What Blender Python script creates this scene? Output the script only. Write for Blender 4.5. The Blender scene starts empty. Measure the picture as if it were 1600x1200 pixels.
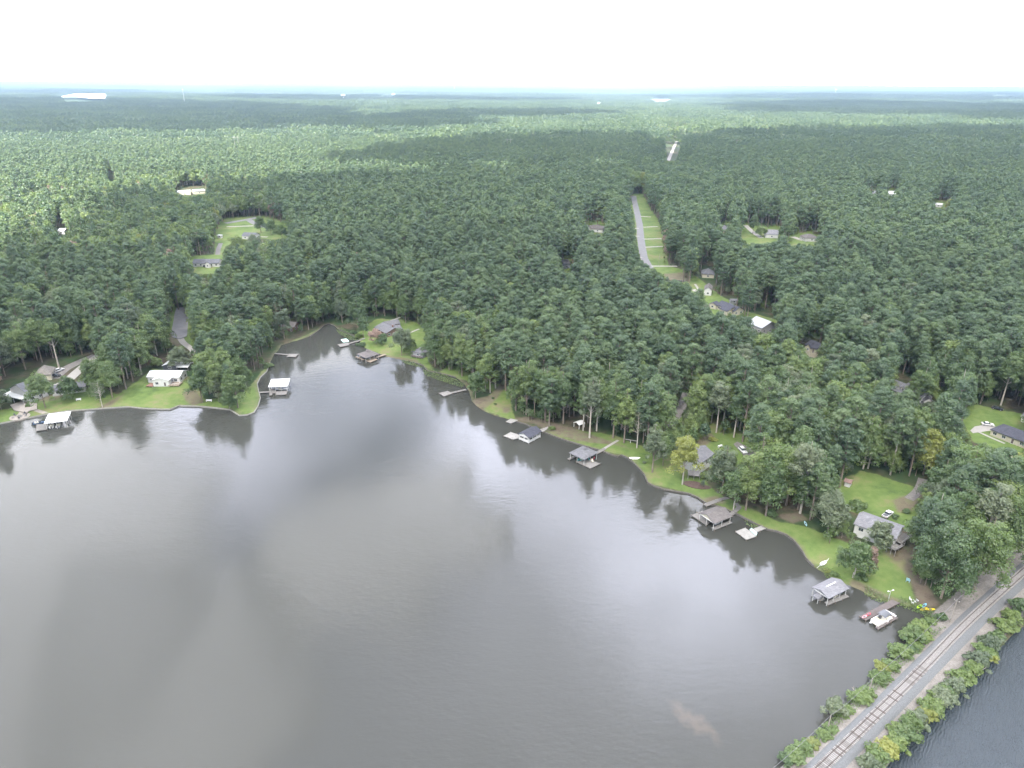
import bpy, math, random
import numpy as np
from mathutils import Vector

S = bpy.context.scene
C = S.collection
R2 = math.radians
rng = np.random.default_rng(7)
random.seed(7)

# ------------------------------------------------------------------ camera
H0 = 145.0                       # drone height over the lake
F = 1109.0                       # focal length in photo pixels (1600 wide)
PITCH, ROLL = R2(22.9), R2(0.32)
fwd = np.array([0, math.cos(PITCH), -math.sin(PITCH)])
up0 = np.array([0, math.sin(PITCH), math.cos(PITCH)])
rt0 = np.array([1.0, 0, 0])
rt = math.cos(ROLL) * rt0 + math.sin(ROLL) * up0
up = -math.sin(ROLL) * rt0 + math.cos(ROLL) * up0
cam_d = bpy.data.cameras.new("camera")
cam = bpy.data.objects.new("camera", cam_d)
C.objects.link(cam)
cam_d.sensor_width = 36.0
cam_d.lens = 36.0 * F / 1600.0
cam_d.clip_start = 1.0
cam_d.clip_end = 90000.0
from mathutils import Matrix
cam.matrix_world = Matrix(((rt[0], up[0], -fwd[0], 0), (rt[1], up[1], -fwd[1], 0), (rt[2], up[2], -fwd[2], H0), (0, 0, 0, 1)))
S.camera = cam

# ------------------------------------------------------------------ world, sun, exposure
SUN_EL, SUN_AZ = R2(52), R2(205)      # azimuth clockwise from +Y: the sun stands behind the camera, to its left
sun_dir = np.array([math.sin(SUN_AZ) * math.cos(SUN_EL), math.cos(SUN_AZ) * math.cos(SUN_EL), math.sin(SUN_EL)])
w = bpy.data.worlds.new("World")
S.world = w
w.use_nodes = True
nt = w.node_tree
nt.nodes.clear()
N = nt.nodes.new
L = nt.links.new
out = N("ShaderNodeOutputWorld")
bg = N("ShaderNodeBackground")
bg.inputs[1].default_value = 0.056
sky = N("ShaderNodeTexSky")
sky.sky_type = 'NISHITA'
sky.sun_disc = False
sky.sun_elevation = SUN_EL
sky.sun_rotation = SUN_AZ
sky.dust_density = 2.0
tc = N("ShaderNodeTexCoord")
sep = N("ShaderNodeSeparateXYZ")
L(tc.outputs['Generated'], sep.inputs[0])
def mth(op, a, b=None, c=None, clamp=False):
    n = N("ShaderNodeMath"); n.operation = op; n.use_clamp = clamp
    for i, v in enumerate((a, b, c)):
        if v is None: continue
        if isinstance(v, (int, float)): n.inputs[i].default_value = v
        else: L(v, n.inputs[i])
    return n.outputs[0]
zc = mth('MAXIMUM', sep.outputs[2], 0.0)
dv = mth('ADD', zc, 0.10)
cx = mth('DIVIDE', sep.outputs[0], dv)
cy = mth('DIVIDE', sep.outputs[1], dv)
cmb = N("ShaderNodeCombineXYZ"); L(cx, cmb.inputs[0]); L(cy, cmb.inputs[1])
n1 = N("ShaderNodeTexNoise"); n1.inputs['Scale'].default_value = 0.9; n1.inputs['Detail'].default_value = 6; n1.inputs['Roughness'].default_value = 0.55
mp = N("ShaderNodeMapping"); mp.inputs['Location'].default_value = (3.1, 1.7, 0)
L(cmb.outputs[0], mp.inputs[0]); L(mp.outputs[0], n1.inputs[0])
n2 = N("ShaderNodeTexNoise"); n2.inputs['Scale'].default_value = 0.8; n2.inputs['Detail'].default_value = 4
mp2 = N("ShaderNodeMapping"); mp2.inputs['Location'].default_value = (11.3, 5.2, 4)
L(cmb.outputs[0], mp2.inputs[0]); L(mp2.outputs[0], n2.inputs[0])
cover = mth('MULTIPLY_ADD', n1.outputs[0], 5.0, -1.45, clamp=True)      # open patches of blue between the clouds
low = mth('MULTIPLY_ADD', zc, -5.0, 1.6, clamp=True)                  # the cloud field closes up towards the horizon
ahead = mth('MULTIPLY_ADD', sep.outputs[1], 1.6, 0.75, clamp=True)      # the bank stands over the far shore; behind the drone the sky is open
cover = mth('MULTIPLY', mth('MAXIMUM', cover, low), ahead)
cbr = mth('MULTIPLY_ADD', n2.outputs[0], 11.0, 8.2)
cbr = mth('MULTIPLY', cbr, mth('MULTIPLY_ADD', low, 0.45, 1.0))
fr_ = mth('MULTIPLY_ADD', sep.outputs[1], 0.9, 0.25, clamp=True)      # the cloud bank is thinner and brighter over the far shore
cbr = mth('MULTIPLY', cbr, mth('MULTIPLY_ADD', fr_, 1.55, 0.45))
cbr = mth('MULTIPLY', cbr, mth('MULTIPLY_ADD', zc, -1.05, 1.42))
# single cloud features of that day's sky: two brilliant thin spots ahead, one window of blue
dwn = N("ShaderNodeTexNoise"); dwn.inputs['Scale'].default_value = 5.0; dwn.inputs['Detail'].default_value = 5; L(tc.outputs['Generated'], dwn.inputs[0])
dma = N("ShaderNodeVectorMath"); dma.operation = 'MULTIPLY_ADD'; L(dwn.outputs[1], dma.inputs[0]); dma.inputs[1].default_value = (.22, .22, .16); dma.inputs[2].default_value = (-.11, -.11, -.08)
dad = N("ShaderNodeVectorMath"); dad.operation = 'ADD'; L(tc.outputs['Generated'], dad.inputs[0]); L(dma.outputs[0], dad.inputs[1])
def spot(az, el, rad_deg):
    v = N("ShaderNodeVectorMath"); v.operation = 'DISTANCE'; L(dad.outputs[0], v.inputs[0])
    v.inputs[1].default_value = (math.sin(R2(az)) * math.cos(R2(el)), math.cos(R2(az)) * math.cos(R2(el)), math.sin(R2(el)))
    k = 1.0 / R2(rad_deg)
    m_ = mth('MULTIPLY_ADD', v.outputs['Value'], -k, 1.0, clamp=True)
    return mth('SMOOTH_MIN', m_, 1.0, 0.3)
gain = mth('ADD', mth('MULTIPLY', spot(-3, 24, 14), 1.2), mth('MULTIPLY', spot(15, 38, 11), 1.9))
cbr = mth('MULTIPLY', cbr, mth('ADD', gain, 1.0))
cover = mth('MULTIPLY', cover, mth('MULTIPLY_ADD', spot(-14, 28.5, 7), -0.95, 1.0, clamp=True))
ccol = N("ShaderNodeVectorMath"); ccol.operation = 'SCALE'
ccol.inputs[0].default_value = (0.90, 0.93, 1.12)
L(cbr, ccol.inputs['Scale'])
mx = N("ShaderNodeMix"); mx.data_type = 'RGBA'
L(cover, mx.inputs[0]); L(sky.outputs[0], mx.inputs[6]); L(ccol.outputs[0], mx.inputs[7])
L(mx.outputs[2], bg.inputs[0]); L(bg.outputs[0], out.inputs[0])

sd_ = bpy.data.lights.new("sun", 'SUN')
sd_.energy = 5.0
sd_.angle = R2(0.5)
sd_.color = (1.0, 0.95, 0.87)
sun = bpy.data.objects.new("sun", sd_)
C.objects.link(sun)
sun.rotation_euler = Vector(sun_dir).to_track_quat('Z', 'Y').to_euler()

S.view_settings.view_transform = 'Standard'
S.view_settings.look = 'None'
S.view_settings.exposure = 2.3
S.view_settings.gamma = 1.0
cy_ = S.cycles
cy_.max_bounces = 8
cy_.diffuse_bounces = 3
cy_.glossy_bounces = 3
cy_.transmission_bounces = 4
cy_.transparent_max_bounces = 24
cy_.volume_bounces = 0
cy_.sample_clamp_indirect = 6.0
cy_.use_denoising = True

# ------------------------------------------------------------------ pixel <-> ground (surveying the place from the photograph)
def ray(px, py):
    return rt * (px - 800.0) + up * (600.0 - py) + fwd * F
def gp(px, py, z=0.0):
    d = ray(px, py)
    t = (z - H0) / d[2]
    return np.array([d[0] * t, d[1] * t, z])
def proj(P):
    P = np.atleast_2d(P) - np.array([0, 0, H0])
    dep = P @ fwd
    return np.stack([800 + F * (P @ rt) / dep, 600 - F * (P @ up) / dep, dep], 1)

SHORE = [(0,663),(30,657),(70,649),(107,643),(150,640),(200,636.5),(222,639),(254,640.6),(266,640.6),(280,635),(312,636),(338,638.5),(359,641),(366,645),(374,650),(387,649),
 (397,645),(403,636),(407,622),(404,611),(402,600),(407,590),(417,581),(422,567),(428,555),(436,546),(439,540),(450,536),(462,533),(484,526),(497,517),(506,509),(514,506),
 (522,509),(530,516),(545,522),(560,529),(563,538),(572,545),(588,551),(602,557),(625,562),(645,566),(661,572),(668,580),(690,584),(712,590),(725,600),(733,612),(737,627),(745,635),
 (755,642),(773,650),(790,654),(805,659),(822,664),(840,672),(862,681),(884,689),(907,696),(925,701),(942,706),(953,711),(965,714.5),(971,712),(980,716),(990,724),(1000,734),(1007,743),
 (1012,755),(1023,761),(1037,766),(1055,769),(1075,772),(1090,778),(1101,786),(1124,793),(1146,802),(1169,814),(1184,822),(1200,829),(1215,832),(1228,837),(1240,846),(1247,854),(1254,864),(1260,875),
 (1271,886),(1288,896),(1301,905),(1324,914),(1348,924),(1354,931),(1370,936),(1387,941),(1404,944),(1430,951),(1452,958),(1458,970),(1440,990),(1422,1008),(1405,1024),(1385,1044),(1363,1064),(1343,1086),(1322,1107),(1302,1127),(1275,1153),(1245,1178),(1215,1203)]
PONDS = [(1380,1206),(1400,1180),(1422,1157),(1445,1135),(1462,1118),(1482,1098),(1508,1073),(1530,1050),(1552,1025),(1572,1003),(1590,985),(1612,972),(1650,968),(1700,972)]
SW = [tuple(gp(x, y)[:2]) for x, y in SHORE]
PW = [tuple(gp(x, y)[:2]) for x, y in PONDS]
TRPX = [(1287,1195),(1320,1165),(1360,1125),(1400,1085),(1446,1040),(1497,985),(1549,937),(1590,901),(1640,858),(1700,810)]
TZ = 1.9
TR = [gp(x, y, TZ)[:2] for x, y in TRPX]
tdir = (TR[4] - TR[0]) / np.linalg.norm(TR[4] - TR[0])
TR = TR + [TR[-1] + (TR[-1] - TR[-2]) / np.linalg.norm(TR[-1] - TR[-2]) * k for k in (80, 170, 300)]
TR = [TR[0] - tdir * 420, TR[0] - tdir * 200, TR[0] - tdir * 60] + TR
tnor = np.array([-tdir[1], tdir[0]])
e0 = np.array(SW[-1]); q0 = np.array(PW[0])
LAKE = [tuple(p) for p in SW] + [tuple(e0 - tdir * 60), tuple(e0 - tdir * 200), tuple(e0 - tdir * 415), (-560, -60), (-540, 60), (-470, 150), (-380, 215), (-300, 262)]
POND = [tuple(q0 - tdir * 415), tuple(q0 - tdir * 200), tuple(q0 - tdir * 60)] + [tuple(p) for p in PW] + [(230, 150), (300, 60), (280, -90), (100, -260), (-200, -380)]

def seg_min(P, poly, closed=True):
    P = np.asarray(P, float)
    best = np.full(len(P), 1e18)
    n = len(poly)
    for i in range(n if closed else n - 1):
        a = np.array(poly[i][:2]); b = np.array(poly[(i + 1) % n][:2])
        ab = b - a
        t = np.clip(((P - a) @ ab) / max(ab @ ab, 1e-9), 0, 1)
        q = P - a - t[:, None] * ab
        best = np.minimum(best, (q * q).sum(1))
    return np.sqrt(best)
def inside(P, poly):
    P = np.asarray(P, float)
    r = np.zeros(len(P), bool)
    n = len(poly)
    x, y = P[:, 0], P[:, 1]
    for i in range(n):
        x1, y1 = poly[i][:2]; x2, y2 = poly[(i + 1) % n][:2]
        if y1 == y2: continue
        c = ((y1 > y) != (y2 > y)) & (x < (x2 - x1) * (y - y1) / (y2 - y1) + x1)
        r ^= c
    return r
def shore_sd(P):
    P = np.asarray(P, float)
    s = np.full(len(P), 900.0)
    m = (np.abs(P[:, 0]) < 1100) & (P[:, 1] < 1400) & (P[:, 1] > -900)
    if m.any():
        Q = P[m]
        d = np.minimum(seg_min(Q, LAKE), seg_min(Q, POND))
        ins = inside(Q, LAKE) | inside(Q, POND)
        s[m] = np.where(ins, -d, np.minimum(d, 900))
    return s
def height(P, s=None):
    P = np.asarray(P, float)
    if s is None: s = shore_sd(P)
    z = np.where(s < 0, np.maximum(-1.6, s * 0.9), 0.45 * np.clip(s / 0.7, 0, 1) + 3.6 * (1 - np.exp(-np.maximum(s - 3, 0) / 80.0)))
    d = seg_min(P, TR, False)
    zr = np.interp(d, [0, 1.9, 3.6, 6.5, 9, 14], [1.45, 1.45, 1.0, 0.9, 0.5, 0.0])
    cw = np.clip(s / 1.2, 0, 1)
    z = np.where((s > 0) & (d < 14), np.where(d < 6.5, zr * cw, np.maximum(z * np.clip((d - 6) / 8, 0, 1), zr * cw)), z)
    r = np.hypot(P[:, 0], P[:, 1])
    a = np.interp(r, [700, 3000, 9000, 30000], [0, 7, 16, 26])
    x, y = P[:, 0], P[:, 1]
    h = (np.sin(x / 410 + 1.3) * np.cos(y / 520 + .4) + .7 * np.sin((x + y) / 830 + 2.) + .8 * np.cos((x * .6 - y) / 1300) + .9 * np.sin(y / 2600 + x / 5200 + 1)
         + .5 * np.sin(x / 190 + y / 230)) * .5
    return z + a * h
def ht(x, y):
    return float(height([[x, y]])[0])
def gt(px, py, dz=0.0):
    """ground point under a photo pixel"""
    z = 1.0
    for _ in range(7):
        p = gp(px, py, z + dz)
        z = .5 * z + .5 * ht(p[0], p[1]) if _ > 3 else ht(p[0], p[1])
        z = min(z, 60)
    p = gp(px, py, z + dz)
    return np.array([p[0], p[1], ht(p[0], p[1])])

# ------------------------------------------------------------------ helpers
def link(o, parent=None):
    C.objects.link(o)
    if parent is not None: o.parent = parent
    return o
def tag(o, label=None, cat=None, group=None, kind=None):
    if label: o["label"] = label
    if cat: o["category"] = cat
    if group: o["group"] = group
    if kind: o["kind"] = kind
    return o
def thing(name, label, cat, loc=(0, 0, 0), rz=0.0, group=None):
    o = bpy.data.objects.new(name, None)
    o.empty_display_size = 1
    o.location = tuple(float(v) for v in loc); o.rotation_euler = (0, 0, rz)
    link(o)
    return tag(o, label, cat, group)
def mesh_np(name, V, Fq, mats=(), midx=None, attrs=None, smooth=False):
    """Fq: (n,4) or (n,3) int array or a list of faces"""
    me = bpy.data.meshes.new(name)
    V = np.asarray(V, np.float32)
    if isinstance(Fq, np.ndarray):
        k = Fq.shape[1]
        me.vertices.add(len(V)); me.vertices.foreach_set('co', V.ravel())
        me.loops.add(Fq.size); me.loops.foreach_set('vertex_index', Fq.astype(np.int32).ravel())
        me.polygons.add(len(Fq)); me.polygons.foreach_set('loop_start', np.arange(0, Fq.size, k, dtype=np.int32))
        me.update(calc_edges=True)
    else:
        me.from_pydata([tuple(map(float, v)) for v in V], [], Fq)
    for m in mats: me.materials.append(m)
    if midx is not None: me.polygons.foreach_set('material_index', np.asarray(midx, np.int32))
    for an, (typ, dom, dat) in (attrs or {}).items():
        at = me.attributes.new(an, typ, dom)
        at.data.foreach_set('color' if 'COLOR' in typ else 'value', np.asarray(dat, np.float32 if typ != 'INT' else np.int32).ravel())
    if smooth: me.polygons.foreach_set('use_smooth', np.ones(len(me.polygons), bool))
    me.update()
    return me
class MB:
    """collects boxes, bars, prisms and tubes; build() links them as one mesh object"""
    def __init__(s): s.v = []; s.f = []
    def add(s, vs, fs):
        o = len(s.v); s.v += [tuple(map(float, p)) for p in vs]; s.f += [tuple(o + i for i in f) for f in fs]; return s
    def box(s, x0, x1, y0, y1, z0, z1):
        return s.add([(x0,y0,z0),(x1,y0,z0),(x1,y1,z0),(x0,y1,z0),(x0,y0,z1),(x1,y0,z1),(x1,y1,z1),(x0,y1,z1)],
                     [(0,3,2,1),(4,5,6,7),(0,1,5,4),(1,2,6,5),(2,3,7,6),(3,0,4,7)])
    def cbox(s, cx, cy, w_, d_, z0, z1): return s.box(cx-w_/2, cx+w_/2, cy-d_/2, cy+d_/2, z0, z1)
    def prism(s, pts, z0, z1):
        n = len(pts)
        return s.add([(p[0],p[1],z0) for p in pts]+[(p[0],p[1],z1) for p in pts],
                     [tuple(range(n-1,-1,-1)), tuple(range(n,2*n))]+[(i,(i+1)%n,n+(i+1)%n,n+i) for i in range(n)])
    def tube(s, a, b, r0, r1=None, n=8, cap=True):
        r1 = r0 if r1 is None else r1
        a = np.array(a, float); b = np.array(b, float); d = b - a; d /= max(np.linalg.norm(d), 1e-9)
        u = np.cross(d, (0,0,1.) if abs(d[2]) < .9 else (1.,0,0)); u /= np.linalg.norm(u); v = np.cross(d, u)
        vs = [a + r0*(u*math.cos(2*math.pi*i/n)+v*math.sin(2*math.pi*i/n)) for i in range(n)] + [b + r1*(u*math.cos(2*math.pi*i/n)+v*math.sin(2*math.pi*i/n)) for i in range(n)]
        return s.add(vs, [(i,n+i,n+(i+1)%n,(i+1)%n) for i in range(n)] + ([tuple(range(n)), tuple(range(2*n-1,n-1,-1))] if cap else []))
    def bar(s, a, b, w_, t):
        """rectangular bar from a to b: w_ sideways, t upwards"""
        a = np.array(a, float); b = np.array(b, float); d = b - a; d /= max(np.linalg.norm(d), 1e-9)
        u = np.cross(d, (0,0,1.)) if abs(d[2]) < .95 else np.array([1.,0,0]); u /= np.linalg.norm(u); v = np.cross(u, d)
        q = [(-w_/2,-t/2),(w_/2,-t/2),(w_/2,t/2),(-w_/2,t/2)]
        return s.add([p + u*i + v*j for p in (a, b) for i, j in q], [(0,3,2,1),(4,5,6,7),(0,1,5,4),(1,2,6,5),(2,3,7,6),(3,0,4,7)])
    def build(s, name, mat, parent=None, smooth=False):
        me = bpy.data.meshes.new(name); me.from_pydata(s.v, [], s.f)
        for m in (mat if isinstance(mat, (list, tuple)) else [mat]): me.materials.append(m)
        if smooth: me.polygons.foreach_set('use_smooth', np.ones(len(me.polygons), bool))
        me.update()
        return link(bpy.data.objects.new(name, me), parent)

# ------------------------------------------------------------------ materials
def mat(name, build):
    m = bpy.data.materials.new(name); m.use_nodes = True
    t = m.node_tree; t.nodes.clear()
    o = t.nodes.new("ShaderNodeOutputMaterial")
    build(t, o)
    return m
class G:
    """node shorthand"""
    def __init__(s, t): s.t = t
    def n(s, typ, **kw):
        x = s.t.nodes.new(typ)
        for k, v in kw.items(): setattr(x, k, v)
        return x
    def l(s, a, b): s.t.links.new(a, b)
    def noise(s, scale, detail=3, rough=.5, vec=None, dist=0):
        x = s.n("ShaderNodeTexNoise"); x.inputs['Scale'].default_value = scale; x.inputs['Detail'].default_value = detail
        x.inputs['Roughness'].default_value = rough; x.inputs['Distortion'].default_value = dist
        if vec is not None: s.l(vec, x.inputs[0])
        return x.outputs[0]
    def ramp(s, v, stops):
        x = s.n("ShaderNodeValToRGB"); s.l(v, x.inputs[0])
        e = x.color_ramp.elements
        while len(e) < len(stops): e.new(.5)
        for i, (p, c) in enumerate(stops): e[i].position = p; e[i].color = (*c, 1) if len(c) == 3 else c
        return x.outputs[0]
    def mix(s, f, a, b, mode='MIX'):
        x = s.n("ShaderNodeMix", data_type='RGBA', blend_type=mode)
        for i, v in ((0, f), (6, a), (7, b)):
            if isinstance(v, (int, float)): x.inputs[i].default_value = v
            elif isinstance(v, tuple): x.inputs[i].default_value = (*v, 1)
            else: s.l(v, x.inputs[i])
        return x.outputs[2]
    def m(s, op, a, b=None, c=None, clamp=False):
        x = s.n("ShaderNodeMath", operation=op, use_clamp=clamp)
        for i, v in enumerate((a, b, c)):
            if v is None: continue
            if isinstance(v, (int, float)): x.inputs[i].default_value = v
            else: s.l(v, x.inputs[i])
        return x.outputs[0]
    def pos(s): return s.n("ShaderNodeNewGeometry").outputs['Position']
    def obj(s): return s.n("ShaderNodeTexCoord").outputs['Object']
    def mapv(s, v, sc=(1,1,1), loc=(0,0,0), rot=(0,0,0)):
        x = s.n("ShaderNodeMapping"); s.l(v, x.inputs[0]); x.inputs['Scale'].default_value = sc; x.inputs['Location'].default_value = loc; x.inputs['Rotation'].default_value = rot
        return x.outputs[0]
    def bsdf(s, col, rough=.7, spec=.3, metal=0, bump=None, bs=.3, bd=.05):
        x = s.n("ShaderNodeBsdfPrincipled")
        if isinstance(col, tuple): x.inputs['Base Color'].default_value = (*col, 1)
        else: s.l(col, x.inputs['Base Color'])
        if isinstance(rough, (int, float)): x.inputs['Roughness'].default_value = rough
        else: s.l(rough, x.inputs['Roughness'])
        x.inputs['Specular IOR Level'].default_value = spec; x.inputs['Metallic'].default_value = metal
        if bump is not None:
            b = s.n("ShaderNodeBump"); b.inputs['Strength'].default_value = bs; b.inputs['Distance'].default_value = bd
            s.l(bump, b.inputs['Height']); s.l(b.outputs[0], x.inputs['Normal'])
        return x
def simple(name, col, rough=.7, var=.25, scale=1.5, spec=.3, metal=0, obj=True, bump=0):
    """a plain coat with uneven tone: wear and dirt in noise"""
    def b(t, o):
        g = G(t); v = g.obj() if obj else g.pos()
        n = g.noise(scale, 5, .6, v); n_ = g.noise(scale * 9, 2, .5, v)
        f = g.m('MULTIPLY_ADD', n, .7, g.m('MULTIPLY', n_, .3))
        c = g.ramp(f, [(.3, tuple(x * (1 - var) for x in col)), (.7, tuple(min(1, x * (1 + var)) for x in col))])
        s = g.bsdf(c, rough, spec, metal, bump=n_ if bump else None, bs=bump)
        g.l(s.outputs[0], o.inputs[0])
    return mat(name, b)
def leafmat(name, c1, c2, c3, trans=.36):
    def b(t, o):
        g = G(t)
        at = g.n("ShaderNodeAttribute", attribute_name='var').outputs['Fac']
        rnd = g.n("ShaderNodeObjectInfo").outputs['Random']
        big = g.m('ADD', g.noise(.035, 3, .6, g.pos()), g.noise(.0045, 2, .5, g.pos()))
        f = g.m('MULTIPLY_ADD', at, .5, g.m('MULTIPLY_ADD', rnd, .62, g.m('MULTIPLY_ADD', big, .55, -.58)), clamp=True)
        c = g.ramp(f, [(.05, c1), (.5, c2), (.98, c3)])
        d = g.n("ShaderNodeBsdfDiffuse"); g.l(c, d.inputs[0])
        tr = g.n("ShaderNodeBsdfTranslucent"); c2_ = g.mix(.4, c, (c3[0] * 1.2, c3[1] * 1.25, c3[2] * .6)); g.l(c2_, tr.inputs[0])
        m1 = g.n("ShaderNodeMixShader"); m1.inputs[0].default_value = trans; g.l(d.outputs[0], m1.inputs[1]); g.l(tr.outputs[0], m1.inputs[2])
        gl = g.n("ShaderNodeBsdfGlossy"); gl.inputs['Roughness'].default_value = .5; gl.inputs[0].default_value = (1, 1, 1, 1)
        m2 = g.n("ShaderNodeMixShader"); m2.inputs[0].default_value = .035; g.l(m1.outputs[0], m2.inputs[1]); g.l(gl.outputs[0], m2.inputs[2])
        g.l(m2.outputs[0], o.inputs[0])
    return mat(name, b)
M = {}
M['pine'] = leafmat('pine_needles', (.038, .072, .038), (.060, .104, .048), (.102, .152, .058))
M['oak'] = leafmat('oak_leaves', (.044, .082, .032), (.074, .124, .042), (.138, .190, .055))
M['lime'] = leafmat('bright_leaves', (.062, .104, .034), (.100, .154, .044), (.158, .214, .060))
M['grey'] = leafmat('greyish_leaves', (.062, .092, .052), (.100, .134, .074), (.155, .185, .105))
M['yellow'] = leafmat('yellow_leaves', (.10, .13, .030), (.17, .20, .042), (.27, .28, .065))
M['rose'] = leafmat('faded_leaves', (.14, .10, .08), (.24, .17, .14), (.36, .26, .22))
M['bark'] = simple('bark', (.17, .14, .115), .9, .4, 2.0)
M['palebark'] = simple('pale_bark', (.34, .31, .27), .9, .35, 2.0)
# ------------------------------------------------------------------ ground: one sheet on a polar grid, out to the horizon
def pxpoly(pts): return [tuple(gt(x, y)[:2]) for x, y in pts]
LAWN = [  # mown grass: photo outlines surveyed onto the ground
 [(-60,640),(10,640),(60,620),(150,600),(190,620),(150,641),(107,644),(70,650),(0,664),(-60,676)],
 [(158,641),(190,612),(222,590),(240,575),(300,590),(315,612),(322,637),(280,636),(266,642),(200,637)],
 [(300,626),(345,622),(375,620),(395,598),(420,568),(440,540),(484,522),(500,512),(498,519),(462,534),(440,541),(430,555),(419,582),(408,590),(404,602),(408,622),(398,646),(375,651),(359,642),(300,637)],
 [(553,528),(572,508),(590,498),(640,500),(665,510),(668,560),(680,582),(661,574),(625,563),(602,558),(572,546),(556,538)],
 [(686,585),(700,570),(735,575),(770,600),(795,600),(800,640),(806,659),(790,655),(760,643),(750,632),(770,612),(745,600),(712,592)],
 [(855,676),(900,672),(960,680),(1010,700),(1045,705),(1085,735),(1120,770),(1150,785),(1185,800),(1215,815),(1250,820),(1290,835),(1330,850),(1400,855),(1420,880),(1432,950),(1387,942),(1348,925),(1301,906),(1260,876),(1240,847),(1228,838),(1200,830),(1146,803),(1101,787),(1075,773),(1012,756),(990,726),(971,713),(907,697)],
 [(1068,560),(1085,575),(1105,600),(1115,640),(1160,665),(1180,690),(1165,720),(1120,745),(1085,700),(1050,690),(1060,655),(1085,610)],
 [(1312,752),(1345,735),(1375,742),(1410,755),(1440,765),(1428,790),(1440,815),(1425,830),(1300,790)],
 [(1495,640),(1525,632),(1560,640),(1620,650),(1640,720),(1560,710),(1520,690)],
 [(1455,612),(1480,600),(1510,625),(1475,640)],
 [(985,305),(1005,303),(1020,330),(1034,355),(1040,385),(1046,415),(1080,425),(1110,450),(1160,485),(1215,500),(1215,560),(1090,480),(1040,450),(985,412),(975,360)],
 [(338,350),(352,340),(400,336),(450,342),(470,362),(452,376),(395,372),(372,380),(352,384),(350,396),(348,418),(338,428),(300,428),(292,412),(296,400),(334,398)],
 [(1125,345),(1230,350),(1290,370),(1280,392),(1160,390)],
 [(905,345),(950,345),(1000,372),(960,372),(905,366)],
 [(1345,290),(1425,292),(1420,310),(1345,312)], [(1450,312),(1500,315),(1505,328),(1455,332)],
 [(250,480),(300,480),(305,545),(262,540)], [(870,400),(905,398),(905,424),(870,424)],
]
DIRT = [  # pine straw, mulch and bare soil
 [(95,612),(130,598),(135,606),(85,625),(60,628),(62,618)], [(285,612),(305,606),(318,628),(300,634),(290,626)], [(150,642),(185,620),(200,610),(170,637)],
 [(600,555),(650,562),(661,571),(640,570),(602,559)], [(737,625),(765,618),(790,590),(793,600),(775,625),(757,638),(742,636)], [(785,636),(797,636),(797,645),(786,645)],
 [(800,655),(835,662),(860,676),(905,690),(960,695),(1000,705),(950,688),(890,668),(830,650)],
 [(1090,783),(1120,775),(1135,785),(1115,790)], [(1210,805),(1250,800),(1262,812),(1240,818)], [(1395,782),(1440,765),(1448,778),(1420,802),(1402,800)],
 [(1330,905),(1345,910),(1400,935),(1432,945),(1405,944),(1350,926),(1325,915)], [(1415,870),(1440,900),(1470,945),(1440,950),(1430,930),(1412,890)],
 [(1378,862),(1425,850),(1440,870),(1400,878)], [(1215,830),(1240,840),(1258,868),(1250,866),(1228,842)], [(1085,690),(1112,676),(1118,684),(1100,700)],
 [(265,520),(280,515),(285,540),(262,545)], [(1160,500),(1230,520),(1240,560),(1180,560)], [(1035,428),(1075,425),(1080,440),(1050,440)],
]
LAWNW = [pxpoly(p) for p in LAWN]; DIRTW = [pxpoly(p) for p in DIRT]

ang = np.concatenate([np.radians(np.linspace(-50, 50, 640)), np.radians(np.linspace(52, 308, 90))])
ang = np.sort(np.mod(ang, 2 * np.pi))
rad = [55.0]
while rad[-1] < 760: rad.append(rad[-1] * 1.0055)
while rad[-1] < 60000: rad.append(rad[-1] * 1.03)
rad = np.array(rad)
na, nr = len(ang), len(rad)
A_, R_ = np.meshgrid(ang, rad)
GX = (R_ * np.sin(A_)).ravel(); GY = (R_ * np.cos(A_)).ravel()
GPt = np.stack([GX, GY], 1)
gs = shore_sd(GPt)
GZ = height(GPt, gs)
msk = np.zeros((len(GPt), 4), np.float32); msk[:, 3] = 1
sel = np.where((gs > -2) & (np.hypot(GX, GY) < 1600))[0]
Q = GPt[sel]
def soft(polys, soft_m):
    best = np.full(len(Q), -1e3)
    for p in polys:
        pa = np.array(p); lo = pa.min(0) - 8; hi = pa.max(0) + 8
        k = np.where((Q[:, 0] > lo[0]) & (Q[:, 0] < hi[0]) & (Q[:, 1] > lo[1]) & (Q[:, 1] < hi[1]))[0]
        if len(k) == 0: continue
        d = seg_min(Q[k], p); d = np.where(inside(Q[k], p), d, -d)
        best[k] = np.maximum(best[k], d)
    return np.clip(.5 + best / (2 * soft_m), 0, 1)
msk[sel, 0] = soft(LAWNW, 1.6)
msk[sel, 1] = soft(DIRTW, 1.0)
bank = np.clip((1.9 - np.abs(gs[sel] - .6)) / 1.2, 0, 1) * .42
msk[sel, 1] = np.maximum(msk[sel, 1], bank)
dtr = seg_min(Q, TR, False)
msk[sel, 2] = np.clip((9.0 - dtr) / 1.2, 0, 1)
i0 = (np.arange(nr - 1)[:, None] * na + np.arange(na)[None, :]).ravel()
i1 = (np.arange(nr - 1)[:, None] * na + (np.arange(na)[None, :] + 1) % na).ravel()
Fg = np.stack([i0, i0 + na, i1 + na, i1], 1)
Fc = np.stack([np.full(na, nr * na), np.arange(na), (np.arange(na) + 1) % na, (np.arange(na) + 1) % na], 1)
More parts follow.
